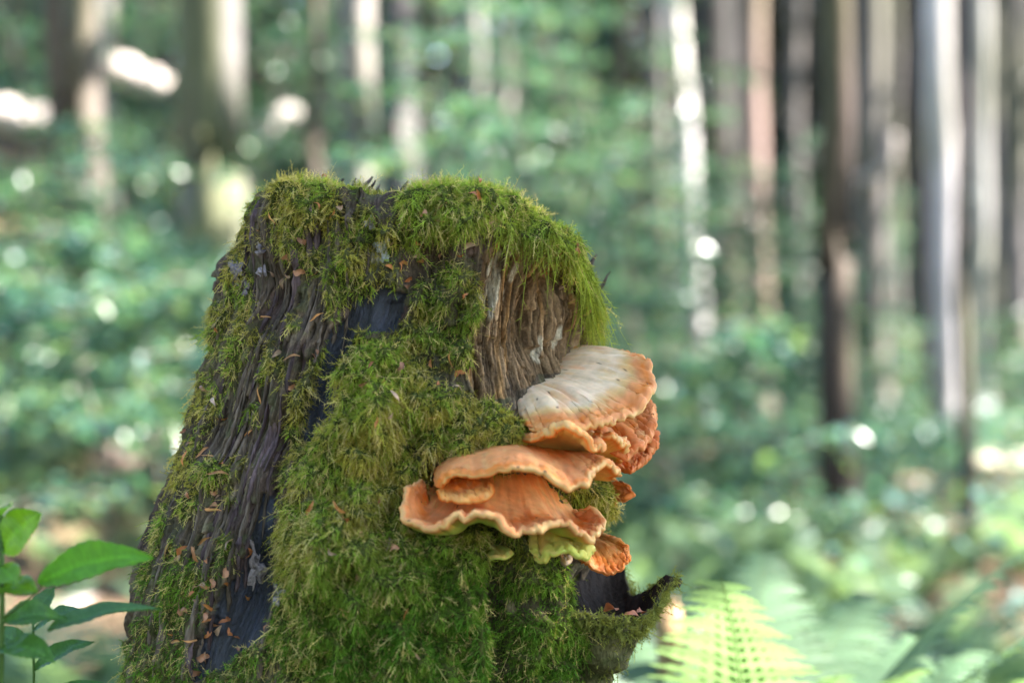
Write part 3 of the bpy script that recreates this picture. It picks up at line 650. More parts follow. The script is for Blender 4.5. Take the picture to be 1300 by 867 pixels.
bracket('wide middle shelf of bracket fungus with a pale scalloped rim',
        seq([(558, 619), (561, 610), (581, 602), (600, 600), (618, 598), (633, 594), (653, 592), (677, 597), (697, 608), (721, 615), (742, 613), (750, 604), (757, 597), (768, 590), (780, 594), (787, 602), (780, 610)], [-.27, -.31, -.33, -.345, -.345, -.33, -.29, -.25, -.19]),
        seq([(571, 608), (600, 592), (623, 585), (648, 577), (677, 580), (712, 588), (735, 596), (752, 610)], [-.22, -.22, -.20, -.17, -.10]), .006, .026, .010, [(0, YEL*.9), (.35, OR), (.6, PK), (.9, PK), (.98, OR), (1, PAL)], np.array([.82, .47, .16]), 61)
bracket('small orange tongue of fungus under the middle shelf',
        seq([(557, 622), (563, 634), (580, 638), (600, 636), (616, 633), (624, 628), (621, 623)], [-.27, -.30, -.315, -.30]),
        seq([(570, 620), (590, 618), (615, 619)], [-.24, -.24]), .004, .016, .010, [(0, OR), (.6, OR), (1, np.array([.82, .40, .12]))], OR, 71, frill=.0015)
bracket('broad lowest shelf of bracket fungus with orange bowl and greenish yellow belly',
        seq([(540, 613), (527, 614), (515, 622), (513, 638), (510, 651), (515, 660), (537, 664), (552, 667), (564, 668), (572, 658), (589, 652), (608, 652), (623, 661), (640, 667), (660, 671), (685, 670), (702, 665), (719, 663), (736, 676), (751, 680), (761, 668), (766, 658), (746, 649), (729, 641)], [-.24, -.28, -.315, -.335, -.35, -.355, -.355, -.345, -.32, -.28, -.22, -.17]),
        seq([(548, 619), (565, 628), (585, 632), (603, 628), (620, 615), (633, 607), (655, 609), (680, 616), (704, 626), (721, 636)], [-.22, -.225, -.21, -.19, -.14]), 0, .022, .009, [(0, OR), (.4, np.array([.82, .40, .15])), (.7, OR), (.86, PK), (.97, PK), (1, PAL)], GRY, 81, sag=.020, frill=.0036)  # belly's green tint paints light reflected by the moss
bracket('ragged yellow bracket fungus hanging beneath the lowest wide shelf',
        seq([(672, 680), (678, 695), (681, 705), (689, 711), (702, 700), (721, 703), (736, 706), (749, 708), (752, 700), (741, 693), (726, 688), (718, 674)], [-.22, -.27, -.29, -.29, -.26, -.21]),
        seq([(682, 672), (697, 668), (714, 667)], [-.19, -.18, -.16]), .004, .018, .009, [(0, OR), (.4, YEL), (.8, np.array([.72, .55, .12])), (1, GRY)], GRY, 91)
bracket('small tan-orange fan of fungus beside the hollow shell',
        seq([(746, 703), (742, 711), (744, 719), (768, 725), (788, 720), (799, 708), (797, 698), (783, 692), (771, 690)], [-.14, -.19, -.20, -.16, -.10]),
        seq([(748, 700), (753, 689), (763, 686)], [-.11, -.07, -.03]), .006, .014, .007, [(0, PAL*.9), (.4, PK*.9), (.8, OR), (1, DOR)], OR, 101)
bracket('tiny orange lobe of fungus peeking from the shaded side of the stump',
        seq([(774, 644), (785, 636), (795, 631), (805, 625), (799, 618), (790, 615)], [-.07, -.09, -.05]),
        seq([(764, 638), (768, 626), (774, 617)], [-.03, .0]), .004, .012, .007, [(0, PK), (.6, OR), (1, DOR)], OR, 111, nu=90, ns=30)
bracket('tiny pale brown knob of fungus under the ragged yellow bracket',
        seq([(708, 703), (711, 710), (718, 716), (724, 712), (722, 703)], [-.19, -.215, -.20]), seq([(710, 698), (719, 697)], [-.17, -.165]), .003, .012, .008, [(0, CRM*.35), (1, CRM*.5)], CRM*.35, 121, nu=70, ns=24, frill=.001)
bracket('thin yellow-green sliver of fungus low in the dark moss',
        seq([(622, 709), (632, 707), (645, 708), (652, 703)], [-.26, -.275, -.25]), seq([(626, 703), (638, 701), (648, 700)], [-.22, -.215]), .002, .008, .005, [(0, GRY), (1, np.array([.55, .55, .12]))], GRY, 131, nu=60, ns=20, frill=.001)

# ------------------------------------------------------------------ dry bud scales and litter lying on the stump
def scale_mesh(name, ln, wd, curl, col, seed):
    r = np.random.default_rng(seed); n = 7; t = np.linspace(0, 1, n); w = wd*np.sin(np.pi*np.clip(t*.94+.03, 0, 1))**.75*(1+.15*r.normal(size=n))
    mid = np.stack([ln*(t-.5), .0012*np.sin(t*5+seed), curl*ln*(np.sin(np.pi*t))], 1)
    V = np.stack([mid+np.stack([0*t, -w, .45*w], 1), mid, mid+np.stack([0*t, w, .45*w], 1)], 1)
    c = np.array(col)*(0.7+.6*r.random((n, 3, 1)))
    return mesh_np(name, V.reshape(-1, 3), gridquads(n, 3), col=c.reshape(-1, 3), mat=M_SCALE)
def make_scales():
    ms = [scale_mesh('bud_scale', .013, .0017, .12, (.50, .20, .06), 1), scale_mesh('bud_scale', .010, .0022, .2, (.42, .15, .05), 2), scale_mesh('bud_scale', .017, .0012, .06, (.55, .26, .09), 3),
          scale_mesh('bud_scale', .009, .0026, .25, (.36, .17, .09), 4), scale_mesh('bud_scale', .012, .0020, .15, (.46, .30, .20), 5)]
    r = np.random.default_rng(41)
    spots = []
    def cloud(n, cx, cy, sx, sy, z): spots.extend([(r.normal(cx, sx), r.normal(cy, sy), z) for _ in range(n)])
    cloud(34, 262, 765, 26, 45, 'low'); cloud(26, 275, 620, 34, 60, 'bark'); cloud(14, 360, 430, 36, 50, 'bark'); cloud(12, 390, 300, 34, 35, 'high'); cloud(14, 560, 285, 50, 26, 'rim'); cloud(12, 715, 320, 26, 22, 'rim')
    cloud(14, 520, 490, 36, 28, 'mound'); cloud(8, 440, 660, 40, 30, 'mound2'); cloud(10, 470, 760, 60, 50, 'mound2'); cloud(5, 745, 400, 8, 30, 'rim'); cloud(9, 525, 345, 30, 24, 'mid')
    lab = {'low': 'orange-brown dry bud scale low on the rotten bark beside the dark wood', 'bark': 'orange-brown dry bud scale caught between the bark ridges', 'high': 'orange dry bud scale on the yellow-green moss of the high edge',
           'rim': 'orange dry bud scale on the fresh green moss rim above the brown wood', 'mound': 'orange dry bud scale on the olive moss mound beside the fungi', 'mound2': 'brown dry bud scale on the deep green moss of the lower face', 'mid': 'orange dry bud scale where moss meets dark wood below the rim'}
    for a, b, z in spots:
        p, n = surf_at(a, b)
        if p is None or b > 862: continue
        off = .006 if z in ('rim', 'mound', 'mound2', 'high') else .002
        n = norm(n + r.normal(0, .35, 3)); q = Vector(n).to_track_quat('Z', 'Y').to_euler()
        o = obj('bud_scale', ms[r.integers(0, 5)], loc=p+n*off); e = Vector(n).to_track_quat('Z', 'Y'); from_z = Vector((0, 0, 1))
        import mathutils
        o.rotation_euler = (e @ mathutils.Quaternion((0, 0, 1), r.uniform(0, 6.28))).to_euler(); o.scale = (r.uniform(.8, 1.7),)*3
        tag(o, lab[z], 'bud scale', lab[z].replace('orange-brown dry bud scale', 'bud scales').replace('orange dry bud scale', 'bud scales').replace('brown dry bud scale', 'bud scales'))
    lf = scale_mesh('dry_leaf', .030, .007, .18, (.33, .12, .06), 9)
    for k, (x, y, z, rz, lb) in enumerate([(802, 782, -.19, .4, 'dark red-brown curled leaf scrap on the rim of the hollow shell'), (775, 776, -.18, 2.0, 'pinkish brown flat leaf scrap inside the hollow shell'), (812, 778, -.17, 1.2, 'bright orange leaf scrap wedged at the shell rim')]):
        o = obj('dry_leaf', lf, loc=P(x, y, z), rot=(.5, .2, rz), scl=.7 if k != 1 else 1.0); tag(o, lb, 'leaf')
make_scales()

# ------------------------------------------------------------------ background trees
SUNLIT = []        # (point, radius): places the photo shows in direct sun; the canopy has openings towards them
def lit(px, py, d, r=.25): SUNLIT.append((PD(px, py, d), r))
def leaf_cards(c, ln, wd, nrm_z, r, cols, jag=False):
    """many small folded leaves: centres c (n,3)"""
    n = len(c); dirv = norm(np.stack([r.normal(size=n), r.normal(size=n), r.normal(0, .35, n)-.15], 1))
    nz = norm(np.stack([r.normal(0, nrm_z, n), r.normal(0, nrm_z, n), np.ones(n)], 1)); sd = norm(np.cross(dirv, nz)); up = np.cross(sd, dirv)
    ln = ln*r.uniform(.7, 1.3, n); wd = wd*r.uniform(.75, 1.25, n)
    a = c-dirv*(ln*.5)[:, None]; b = c+dirv*(ln*.5)[:, None]
    l = c+sd*(wd*.5)[:, None]+up*(wd*.15)[:, None]; q = c-sd*(wd*.5)[:, None]+up*(wd*.15)[:, None]
    V = np.stack([a, l, b, q], 1).reshape(-1, 3); off = (np.arange(n)*4)[:, None, None]
    T = (np.array([(0, 2, 1), (0, 3, 2)])[None]+off).reshape(-1, 3)
    K = np.repeat(cols, 4, axis=0)
    return V, T, K
LEAFC = np.array([[.042, .108, .080], [.034, .095, .086], [.054, .122, .078], [.048, .110, .098], [.090, .150, .062]])  # leaf greens tinted blue to paint sky light and haze on them
def carve(c, extra=0.0):
    keep = np.ones(len(c), bool)
    for p, rad in SUNLIT:
        v = c-p; t = v@SUN_V; q = v-t[:, None]*SUN_V; keep &= ~((np.linalg.norm(q, axis=1) < rad+extra) & (t > 2.5))
    return c[keep]
TREES = []
def plan_tree(label, pts, d, w, bark, crown=(4.0, 9.5, 6.0, 900), group=None, moss=0.0, cat='tree', px_per=None, curve=True):
    TREES.append(dict(label=label, pts=pts, d=d, w=w, bark=bark, crown=crown, group=group, moss=moss))
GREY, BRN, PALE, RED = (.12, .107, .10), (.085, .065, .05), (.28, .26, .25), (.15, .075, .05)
plan_tree('thin dark brown leaning trunk, one of a pair beside the pale log', [(62, 0), (75, 120), (86, 262)], 13.5, 30, BRN)
plan_tree('darker and thicker trunk of the pair beside the pale log', [(104, 0), (110, 130), (118, 275)], 13.0, 38, (.075, .058, .05))
plan_tree('thick trunk with mossy dark side and pale sunlit side rising from the bushes', [(262, 0), (270, 180), (278, 420)], 13.5, 82, (.11, .10, .095), moss=.7)
plan_tree('grey trunk with a pale lit face behind the high edge of the stump', [(450, 0), (456, 200)], 16, 44, (.19, .17, .16), moss=.3)
plan_tree('stout dark grey trunk next to the pale-faced one behind the stump', [(505, 0), (511, 215)], 15.5, 48, (.065, .058, .057))
plan_tree('slim white-lit beech trunk far behind the stump', [(600, 0), (607, 165)], 24, 26, PALE)
plan_tree('slim dull pale trunk close to the white-lit one', [(566, 0), (568, 120)], 26, 18, PALE)
plan_tree('thin dark sapling trunk in front of the thick mossy tree', [(400, 0), (402, 180)], 15, 14, BRN)
plan_tree('slim greenish trunk glimpsed between bright leaf sprays', [(640, 0), (642, 150)], 27, 20, GREY)
plan_tree('slender trunk with a round pale patch beside the bent white trunk', [(832, 0), (836, 160), (838, 330)], 22, 20, GREY)
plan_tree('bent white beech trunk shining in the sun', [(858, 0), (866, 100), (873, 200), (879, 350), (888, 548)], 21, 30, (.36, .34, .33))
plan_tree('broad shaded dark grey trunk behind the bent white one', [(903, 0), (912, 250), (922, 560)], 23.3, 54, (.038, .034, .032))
plan_tree('straight trunk pale above and reddish brown at its foot', [(953, 0), (958, 200), (967, 570)], 22.6, 32, (.20, .14, .12))
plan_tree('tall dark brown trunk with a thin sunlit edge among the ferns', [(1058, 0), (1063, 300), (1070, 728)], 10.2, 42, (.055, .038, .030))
plan_tree('grey streaked trunk with a short pale side branch', [(1103, 0), (1105, 250), (1108, 560)], 25, 42, GREY)
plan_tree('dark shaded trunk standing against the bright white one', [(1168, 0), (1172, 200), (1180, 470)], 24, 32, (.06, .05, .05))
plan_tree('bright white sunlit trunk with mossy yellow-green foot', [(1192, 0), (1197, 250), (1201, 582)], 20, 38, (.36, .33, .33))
plan_tree('very thin dark sapling trunk rooted in the ferns', [(1222, 0), (1225, 300), (1233, 752)], 9.4, 18, (.06, .045, .045))
plan_tree('pale slim trunk behind the thin dark sapling', [(1246, 0), (1246, 380)], 27, 24, (.30, .29, .27))
plan_tree('narrow dark trunk deep in the shade past the pale slim one', [(1262, 0), (1264, 420)], 28, 18, (.08, .07, .07))
plan_tree('broad dim trunk deep in the dark wood past the pale slim one', [(1288, 0), (1290, 330)], 32, 36, (.08, .072, .07))
plan_tree('thin distant trunk between the reddish-footed tree and the dark brown one', [(1010, 0), (1012, 370)], 30, 18, GREY)
plan_tree('faint distant trunk left of the reddish-footed tree', [(936, 0), (938, 300)], 33, 18, GREY)
plan_tree('dim distant trunk over the green glade', [(1136, 0), (1138, 300)], 34, 16, GREY)
plan_tree('dark distant trunk above the large cream bracket', [(740, 60), (744, 260)], 28, 26, BRN)
plan_tree('thin brown distant trunk beside the far dark one', [(790, 0), (792, 240)], 30, 18, BRN)
plan_tree('pale slim trunk behind the leaning brown pair', [(133, 0), (136, 120)], 22, 22, PALE)
plan_tree('dim slim trunk between the brown pair and the thick mossy tree', [(212, 0), (214, 170)], 24, 18, BRN)
plan_tree('distant brown trunk at the bushy bank above the pale log', [(22, 0), (26, 130)], 25, 18, BRN)
for (a, b, d, r) in [(262+34, 60, 13.4, .2), (300, 110, 13.4, .25), (301, 160, 13.4, .25), (302, 210, 13.4, .15), (462, 70, 15.9, .2), (464, 120, 15.9, .22), (464, 150, 15.9, .2),
                     (606, 20, 24, .3), (607, 70, 24, .3), (609, 130, 24, .28), (640, 135, 27, .25), (868, 40, 21, .3), (872, 90, 21, .3), (876, 190, 21, .3), (880, 240, 21, .3), (884, 300, 21, .3), (888, 340, 21, .3), (893, 460, 21, .2),
                     (960, 50, 21, .28), (962, 120, 21, .3), (964, 160, 21, .3), (1076, 30, 10.1, .14), (1078, 100, 10.1, .16), (1080, 160, 10.1, .18), (1082, 260, 10.1, .14), (1204, 20, 20, .3), (1206, 80, 20, .28), (1208, 180, 20, .3), (1209, 220, 20, .3), (1211, 330, 20, .35), (1212, 400, 20, .35), (1213, 470, 20, .3),
                     (1250, 20, 27, .35), (1252, 130, 27, .35), (1252, 180, 27, .35), (1252, 310, 27, .3), (838, 140, 22, .2), (136, 40, 22, .3), (138, 90, 22, .3), (1112, 70, 25, .25),
                     (30, 150, 18.6, .35), (60, 155, 18.6, .3), (0, 145, 18.6, .3), (180, 100, 20, .4), (350, 158, 20, .35), (1265, 596, 16, .5), (1300, 596, 16, .45), (1235, 596, 16, .3),
                     (700, 40, 13, .5), (720, 80, 13, .4), (650, 60, 15, .4), (560, 215, 9, .25), (712, 195, 10, .22), (735, 180, 12, .3), (30, 300, 11, .3), (90, 330, 10, .4), (200, 340, 11, .3), (60, 420, 10, .4), (160, 450, 9, .3), (230, 480, 9, .4), (40, 540, 8, .4), (120, 560, 8, .35), (180, 600, 7, .4), (60, 620, 7, .3), (140, 420, 12, .25), (100, 410, 12, .2), (195, 265, 14, .3), (55, 235, 14, .25),
                     (820, 640, 9, .35), (790, 700, 8, .3), (985, 290, 30, .9), (1030, 240, 34, 1.0), (1130, 275, 36, 1.2), (1140, 360, 26, .7), (990, 360, 26, .7), (1280, 430, 22, .9), (1290, 350, 26, .8), (1050, 440, 22, .4), (880, 560, 18, .4), (1120, 580, 16, .35), (1200, 740, 7.5, .3), (1270, 770, 7, .35), (1290, 700, 8, .3), (1130, 790, 6.5, .25), (1000, 700, 9, .25), (930, 740, 8, .25)]:
    lit(a, b, d, r)
for a, b in [(900, 810), (930, 830), (980, 800), (1000, 850), (1050, 850), (1090, 850), (860, 830), (1010, 815), (950, 800), (1030, 835), (880, 850), (960, 850)]: lit(a, b, 3.2, .30); lit(a, b-15, 3.6, .30)

def crown_cloud(cx, cy, base, rad, hgt, n, r):
    """clumped leaf positions in an uneven crown"""
    k = max(10, n//45); cc = r.normal(size=(k, 3)); cc = norm(cc)*(r.random((k, 1))**.4)
    cen = np.stack([cx+cc[:, 0]*rad, cy+cc[:, 1]*rad, base+hgt*.5+cc[:, 2]*hgt*.5], 1)
    w = r.integers(0, k, n); p = cen[w] + r.normal(size=(n, 3))*np.array([.75, .75, .35])
    return p, cen
def build_tree(t, idx):
    r = np.random.default_rng(500+idx); d = t['d']; pts = np.array(t['wpts'], float) if 'wpts' in t else np.array([PD(a, b, d) for a, b in t['pts']])
    o3 = np.argsort(pts[:, 2]); pts = pts[o3]
    lowdir = (pts[1]-pts[0])/(pts[1][2]-pts[0][2]) if len(pts) > 1 else np.array([0, 0, 1.0]); hidir = (pts[-1]-pts[-2])/(pts[-1][2]-pts[-2][2])
    gz = float(ground(pts[0][0], pts[0][1])); b = pts[0]+lowdir*(gz-.15-pts[0][2]); bx, by = b[0], b[1]
    H = r.uniform(15, 20)
    top = pts[-1] + hidir*np.array([.6, .6, 1])*(H+gz-pts[-1][2])
    path = np.vstack([b, b+lowdir*.35, pts[pts[:, 2] > gz+.6], top]); path = path[np.argsort(path[:, 2])]
    path = catmull(path, 42); z = path[:, 2]-gz
    rad = t['rad'] if 'rad' in t else t['w']*d/FPX/2; rr = rad*np.clip(1.06-0.55*(z/H), .12, 2)*(1+.55*np.exp(-np.maximum(z, 0)/.22))
    path = path + np.stack([.06*(vnoise(z*.8+idx, z*0, seed=idx)-.5), .06*(vnoise(z*.8+idx, z*0+9, seed=idx)-.5), 0*z], 1)*sstep(0, 1, z)[:, None]
    V, q, tr = tube(path, rr, 16, .10, seed=idx, jfreq=(2, 1.2))
    root = thing('tree', t['label'], 'tree', (bx, by, gz), t['group']); o = np.array([bx, by, gz])
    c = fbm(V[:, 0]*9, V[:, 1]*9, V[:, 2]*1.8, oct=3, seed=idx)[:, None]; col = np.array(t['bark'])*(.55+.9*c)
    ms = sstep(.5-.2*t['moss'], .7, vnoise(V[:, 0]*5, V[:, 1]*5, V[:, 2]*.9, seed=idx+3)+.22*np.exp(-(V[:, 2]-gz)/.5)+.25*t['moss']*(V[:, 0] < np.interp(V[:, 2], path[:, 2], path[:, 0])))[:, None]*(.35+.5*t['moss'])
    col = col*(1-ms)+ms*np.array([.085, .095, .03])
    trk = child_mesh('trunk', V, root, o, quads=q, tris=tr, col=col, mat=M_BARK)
    crad, cb, ch, n = t['crown']; cx, cy = np.interp(gz+cb+2, path[:, 2], path[:, 0]), np.interp(gz+cb+2, path[:, 2], path[:, 1])
    p, cen = crown_cloud(cx, cy, gz+cb, crad, ch, n, r); p = carve(p, .14)
    lim = MB()
    for k in r.choice(len(cen), min(7, len(cen)), replace=False):
        zz = np.clip(cen[k][2]-r.uniform(.8, 2), gz+cb-1.2, gz+H-1); s0 = np.array([np.interp(zz, path[:, 2], path[:, 0]), np.interp(zz, path[:, 2], path[:, 1]), zz])
        m = (s0+cen[k])/2+np.array([0, 0, .35]); lp = catmull([s0, m, cen[k]], 7); v, qq, tt = tube(lp, np.linspace(rad*.35, .02, 7), 6, 0, cap=False); lim.add(v, qq, tt, np.array(t['bark'])*.9)
    obj('limbs', lim.mesh('limbs', M_BARK, origin=o), trk)
    V, T, K = leaf_cards(p, .36, .24, .6, r, LEAFC[r.integers(0, 5, len(p))]*r.uniform(.8, 1.2, (len(p), 1)))
    obj('crown', mesh_np('crown', V-o, tris=T, col=K, mat=M_LEAF, smooth=False), root)
    return root
# unseen trees added so their crowns shade the stump
SHADE = [(6.9, -1.0, .34, (4.2, 6.4, 5.0, 2600), 'added unseen beech whose dense crown shades the stump'), (9.4, -5.2, .28, (4.2, 8, 5.5, 1300), 'added unseen shade beech at the clearing beside the shading tree'),
         (8.4, 3.6, .3, (4.4, 7.5, 6, 1400), 'added unseen shade beech standing just past the shading tree'), (12.5, -1.2, .36, (4.6, 9.0, 6.5, 1400), 'added unseen shade beech behind the shading tree'),
         (12.8, 6.3, .3, (4.8, 8.5, 6.5, 1400), 'added unseen shade beech beyond the ferns'), (15.5, 11.2, .34, (5.2, 9, 7, 1400), 'large added unseen shade tree beyond the ferns'), (18.5, 17.0, .36, (5.4, 9, 7, 1400), 'far added unseen shade beech beyond the ferns'),
         (11.6, 12.6, .28, (4.4, 8.5, 6, 1100), 'slim added unseen shade beech beyond the ferns'), (16.5, 24.6, .3, (5, 9, 7, 1300), 'added unseen shade beech at the far end of the fern glade')]
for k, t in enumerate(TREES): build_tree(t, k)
def build_shade(k, x, y, rad, crown, label):
    k2 = FPX/(CAM_D+y); px = 650+x*k2; d = y+CAM_D
    build_tree(dict(label=label, pts=[(px-3, -400), (px, 200)], d=d, w=2*rad*k2, bark=GREY, crown=crown, group=None, moss=.2), 100+k)
for k, (x, y, rad, crown, lb) in enumerate(SHADE): build_shade(k, x, y, rad, crown, lb)
# unseen trees added around the camera to block low sky light
BEHIND = [(-7.5, -7.5, 'added unseen light-blocking beech at the edge of the clearing facing the stump'), (-3.2, -10.0, 'added unseen low-branched light-blocking beech straight across the clearing from the stump'), (2.2, -9.5, 'dense added unseen light-blocking beech across the clearing from the stump'), (6.6, -9.0, 'added unseen light-blocking beech at the corner of the clearing'), (-10.5, -2.5, 'added unseen light-blocking beech on the slope beside the clearing'), (-9.8, 3.0, 'low added unseen light-blocking beech on the slope above the leafy herb')]
for k, (x, y, lb) in enumerate(BEHIND):
    build_tree(dict(label=lb, wpts=[(x, y, .5), (x+.2, y, 6)], rad=.16, d=8, w=1, bark=GREY, crown=(3.2, 1.4, 8.5, 2000), group='unseen trees added to block low sky light', moss=.2, pts=None), 200+k)
# the short pale branch on the streaked trunk
def side_branch():
    lp = catmull([PD(1092, 232, 24.6), PD(1112, 222, 24.5), PD(1128, 205, 24.4), PD(1136, 170, 24.4)], 9); V, q, t = tube(lp, np.linspace(.11, .06, 9), 8, .15, seed=4)
    root = [o for o in C.objects if o.get('label', '').startswith('grey streaked trunk')][0]
    child_mesh('branch', V, root, np.array(root.location), quads=q, tris=t, col=(.30, .27, .25), mat=M_BARK)
    lit(1112, 222, 24.5, .4)
side_branch()

# short names to tell look-alike plants apart by the tree they stand near
NEAR = ['thin leaning trunk', 'darker leaning trunk', 'thick mossy-sided trunk', 'pale-faced grey trunk', 'stout dark grey trunk', 'slim white-lit trunk', 'slim dull pale trunk', 'thin dark sapling trunk', 'slim greenish trunk', 'slender trunk with a pale patch', 'bent white trunk', 'broad shaded dark trunk',
        'reddish-footed trunk', 'tall dark brown trunk', 'grey streaked trunk', 'dark trunk by the white one', 'bright white trunk', 'very thin dark trunk', 'pale slim trunk', 'narrow dark trunk', 'broad dim trunk', 'thin distant trunk', 'faint distant trunk', 'dim glade trunk', 'dark distant trunk', 'thin brown distant trunk', 'pale trunk behind the pair', 'dim slim trunk', 'distant bank trunk']
TXY = np.array([PD(t['pts'][-1][0], 433, t['d'])[:2] for t in TREES])
def near_name(x, y):
    dd = np.hypot(TXY[:, 0]-x, TXY[:, 1]-y); k = int(np.argmin(dd)); rel = 'in front of' if y < TXY[k, 1]-1.2 else ('behind' if y > TXY[k, 1]+1.2 else 'beside')
    return rel+' the '+NEAR[k]
# ------------------------------------------------------------------ far wood
def far_wood():
    r = np.random.default_rng(77); mb = MB()
    for k in range(230):
        d = r.uniform(36, 75); x = (r.uniform(-.34, .36) if k < 140 else r.uniform(.06, .36))*d; y = d-CAM_D; gz = float(ground(x, y)); h = r.uniform(12, 20); w = r.uniform(.10, .26)
        pth = np.stack([np.array([x+r.normal(0, .1), y, gz-.2+h*f]) for f in np.linspace(0, 1, 6)]); v, q, t = tube(pth, w*np.linspace(1, .6, 6), 8, 0, cap=False)
        mb.add(v, q, t, np.array([[.10, .09, .085], [.2, .18, .17], [.07, .055, .045]][r.integers(0, 3)]))
    tag(obj('distant_trunks', mb.mesh('distant_trunks', M_BARK)), 'mass of dim distant trunks closing off the wood', 'trees', kind='stuff')
    n = 52000; d = r.uniform(36, 80, n); x = r.uniform(-.36, .40, n)*d; y = d-CAM_D; gz = ground(x, y); h = r.random(n)**1.3*17
    keep = fbm(x*.35+50, d*.25, h*.45, oct=3, seed=5) > np.where(h < 4, .38, .41); x, y, gz, h, d = x[keep], y[keep], gz[keep], h[keep], d[keep]
    cc = np.stack([x, y, gz+h], 1); cols = LEAFC[r.integers(0, 5, len(x))]*r.uniform(.7, 1.2, (len(x), 1)); shade_leaf = ((x/d > .07+.05*(vnoise(h*.4, d*.2, seed=4)-.5)) & (h > 2.5))[:, None]; cols = np.where(shade_leaf, np.array([.030, .036, .030])*r.uniform(.6, 1.4, (len(x), 1)), cols)  # high leaves on the right darkened to paint the deep wood's shade
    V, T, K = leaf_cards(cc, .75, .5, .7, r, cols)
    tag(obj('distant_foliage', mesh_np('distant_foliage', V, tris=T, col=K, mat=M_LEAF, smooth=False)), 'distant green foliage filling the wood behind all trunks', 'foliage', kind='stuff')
far_wood()

# ------------------------------------------------------------------ saplings of the understorey
def sapling_proto(seed, h, nb, spread, leaf=(.075, .046)):
    r = np.random.default_rng(seed); root = thing('beech_sapling', 'x', 'sapling')
    st = catmull([(0, 0, -.05), (r.normal(0, .05), r.normal(0, .05), h*.35), (r.normal(0, .12), r.normal(0, .12), h*.7), (r.normal(0, .2), r.normal(0, .2), h)], 14)
    V, q, t = tube(st, np.linspace(.018, .004, 14)*(h/2.2), 7, 0); obj('stem', mesh_np('stem', V, q, t, np.array([.11, .09, .075]), M_BARK), root)
    cl = []; tw = MB()
    for k in range(nb):
        f = .22+.78*(k+r.random())/nb; b = np.array([np.interp(f, np.linspace(0, 1, 14), st[:, c]) for c in range(3)]); a = r.uniform(0, 6.28); L = spread*(1.15-.75*f)*r.uniform(.6, 1.15)
        dv = np.array([math.cos(a), math.sin(a), r.uniform(-.05, .35)]); sd = norm(np.cross(dv, [0, 0, 1.0])); e = b+dv*L-np.array([0, 0, .18*L]); bp = catmull([b, b+dv*L*.5, e], 6); v, q, t = tube(bp, np.linspace(.006, .0015, 6), 4, 0, cap=False); tw.add(v, q, t, (.1, .08, .07))
        m = int(46*L/spread*1.3)+10; u = r.random(m)**.8; base = b+dv*L*u[:, None]-np.array([0, 0, .18])*(L*u*u)[:, None]
        w = (r.random(m)-.5)*2*L*.42*(1.05-u*.75); cl.append(base+sd*w[:, None]+r.normal(0, .025, (m, 3)))
    obj('twigs', tw.mesh('twigs', M_BARK), root)
    c = np.vstack(cl); V, T, K = leaf_cards(c, leaf[0], leaf[1], .38, r, LEAFC[r.integers(0, 5, len(c))]*r.uniform(.8, 1.25, (len(c), 1)))
    o = obj('foliage', mesh_np('foliage', V, tris=T, col=K, mat=M_LEAF, smooth=False), root)
    return root
def make_saplings():
    protos = [sapling_proto(1, 2.0, 15, .95), sapling_proto(2, 2.8, 19, 1.15), sapling_proto(3, 1.5, 12, .85), sapling_proto(4, 3.8, 24, 1.4), sapling_proto(5, 1.1, 10, .7)]
    r = np.random.default_rng(9)
    left = [(30, 10, 4), (100, 9.5, 4), (170, 9, 4), (150, 10.4, 2), (20, 8.5, 4), (60, 15.5, 2), (160, 16, 1), (330, 12, 2), (365, 16, 1), (250, 8.5, 4), (120, 7.6, 4), (335, 18, 3), (40, 17, 1), (185, 19, 3), (-10, 22, 3), (120, 22, 3), (290, 10.5, 4), (70, 9, 4), (200, 8, 4), (-15, 10, 2), (230, 22, 3), (70, 24, 3), (60, 11.5, 4), (150, 11.5, 4), (330, 9.5, 4)]
    midd = [(420, 17.5, 3), (560, 17, 3), (640, 13, 3), (700, 12, 1), (760, 11, 1), (800, 14, 3), (830, 10, 0), (620, 18, 3), (540, 20, 3), (480, 18, 3), (720, 19, 3), (680, 9.5, 0), (590, 9, 1), (690, 16, 3), (760, 22, 3), (850, 12, 2), (390, 20, 3), (660, 24, 3), (440, 25, 3)]
    rite = [(940, 13, 0), (990, 15, 1), (880, 15, 1), (1110, 14, 2), (1040, 17, 0), (930, 18, 1), (1150, 22, 2), (850, 18, 1), (1010, 24, 1), (1285, 23, 2), (1240, 24, 2), (900, 10, 4), (1000, 11, 4), (1130, 26, 1), (970, 9, 4)]
    used = set()
    for lst, lb, gp in ((left, 'young beech with level leaf sprays on the bushy bank by the leaning pair', 'beech saplings on the bushy bank'), (midd, 'young leafy beech filling the gap behind the stump', 'beech saplings behind the stump'), (rite, 'low young beech among the trunks above the ferns', 'beech saplings above the ferns')):
        for px, d, k in lst:
            o = protos[k] if k not in used else copy_tree(protos[k]); used.add(k); p = PD(px, 433, d); z = float(ground(p[0], p[1]))
            o.location = (p[0], p[1], z); o.rotation_euler = (0, 0, r.uniform(0, 6.28)); o.scale = (r.uniform(.85, 1.15),)*3; nn = near_name(p[0], p[1]); tag(o, {4: 'knee-high', 2: 'small', 0: 'young', 1: 'tall young', 3: 'very tall young'}[k]+' leafy beech sapling '+nn, 'sapling', 'beech saplings of the understorey')
make_saplings()

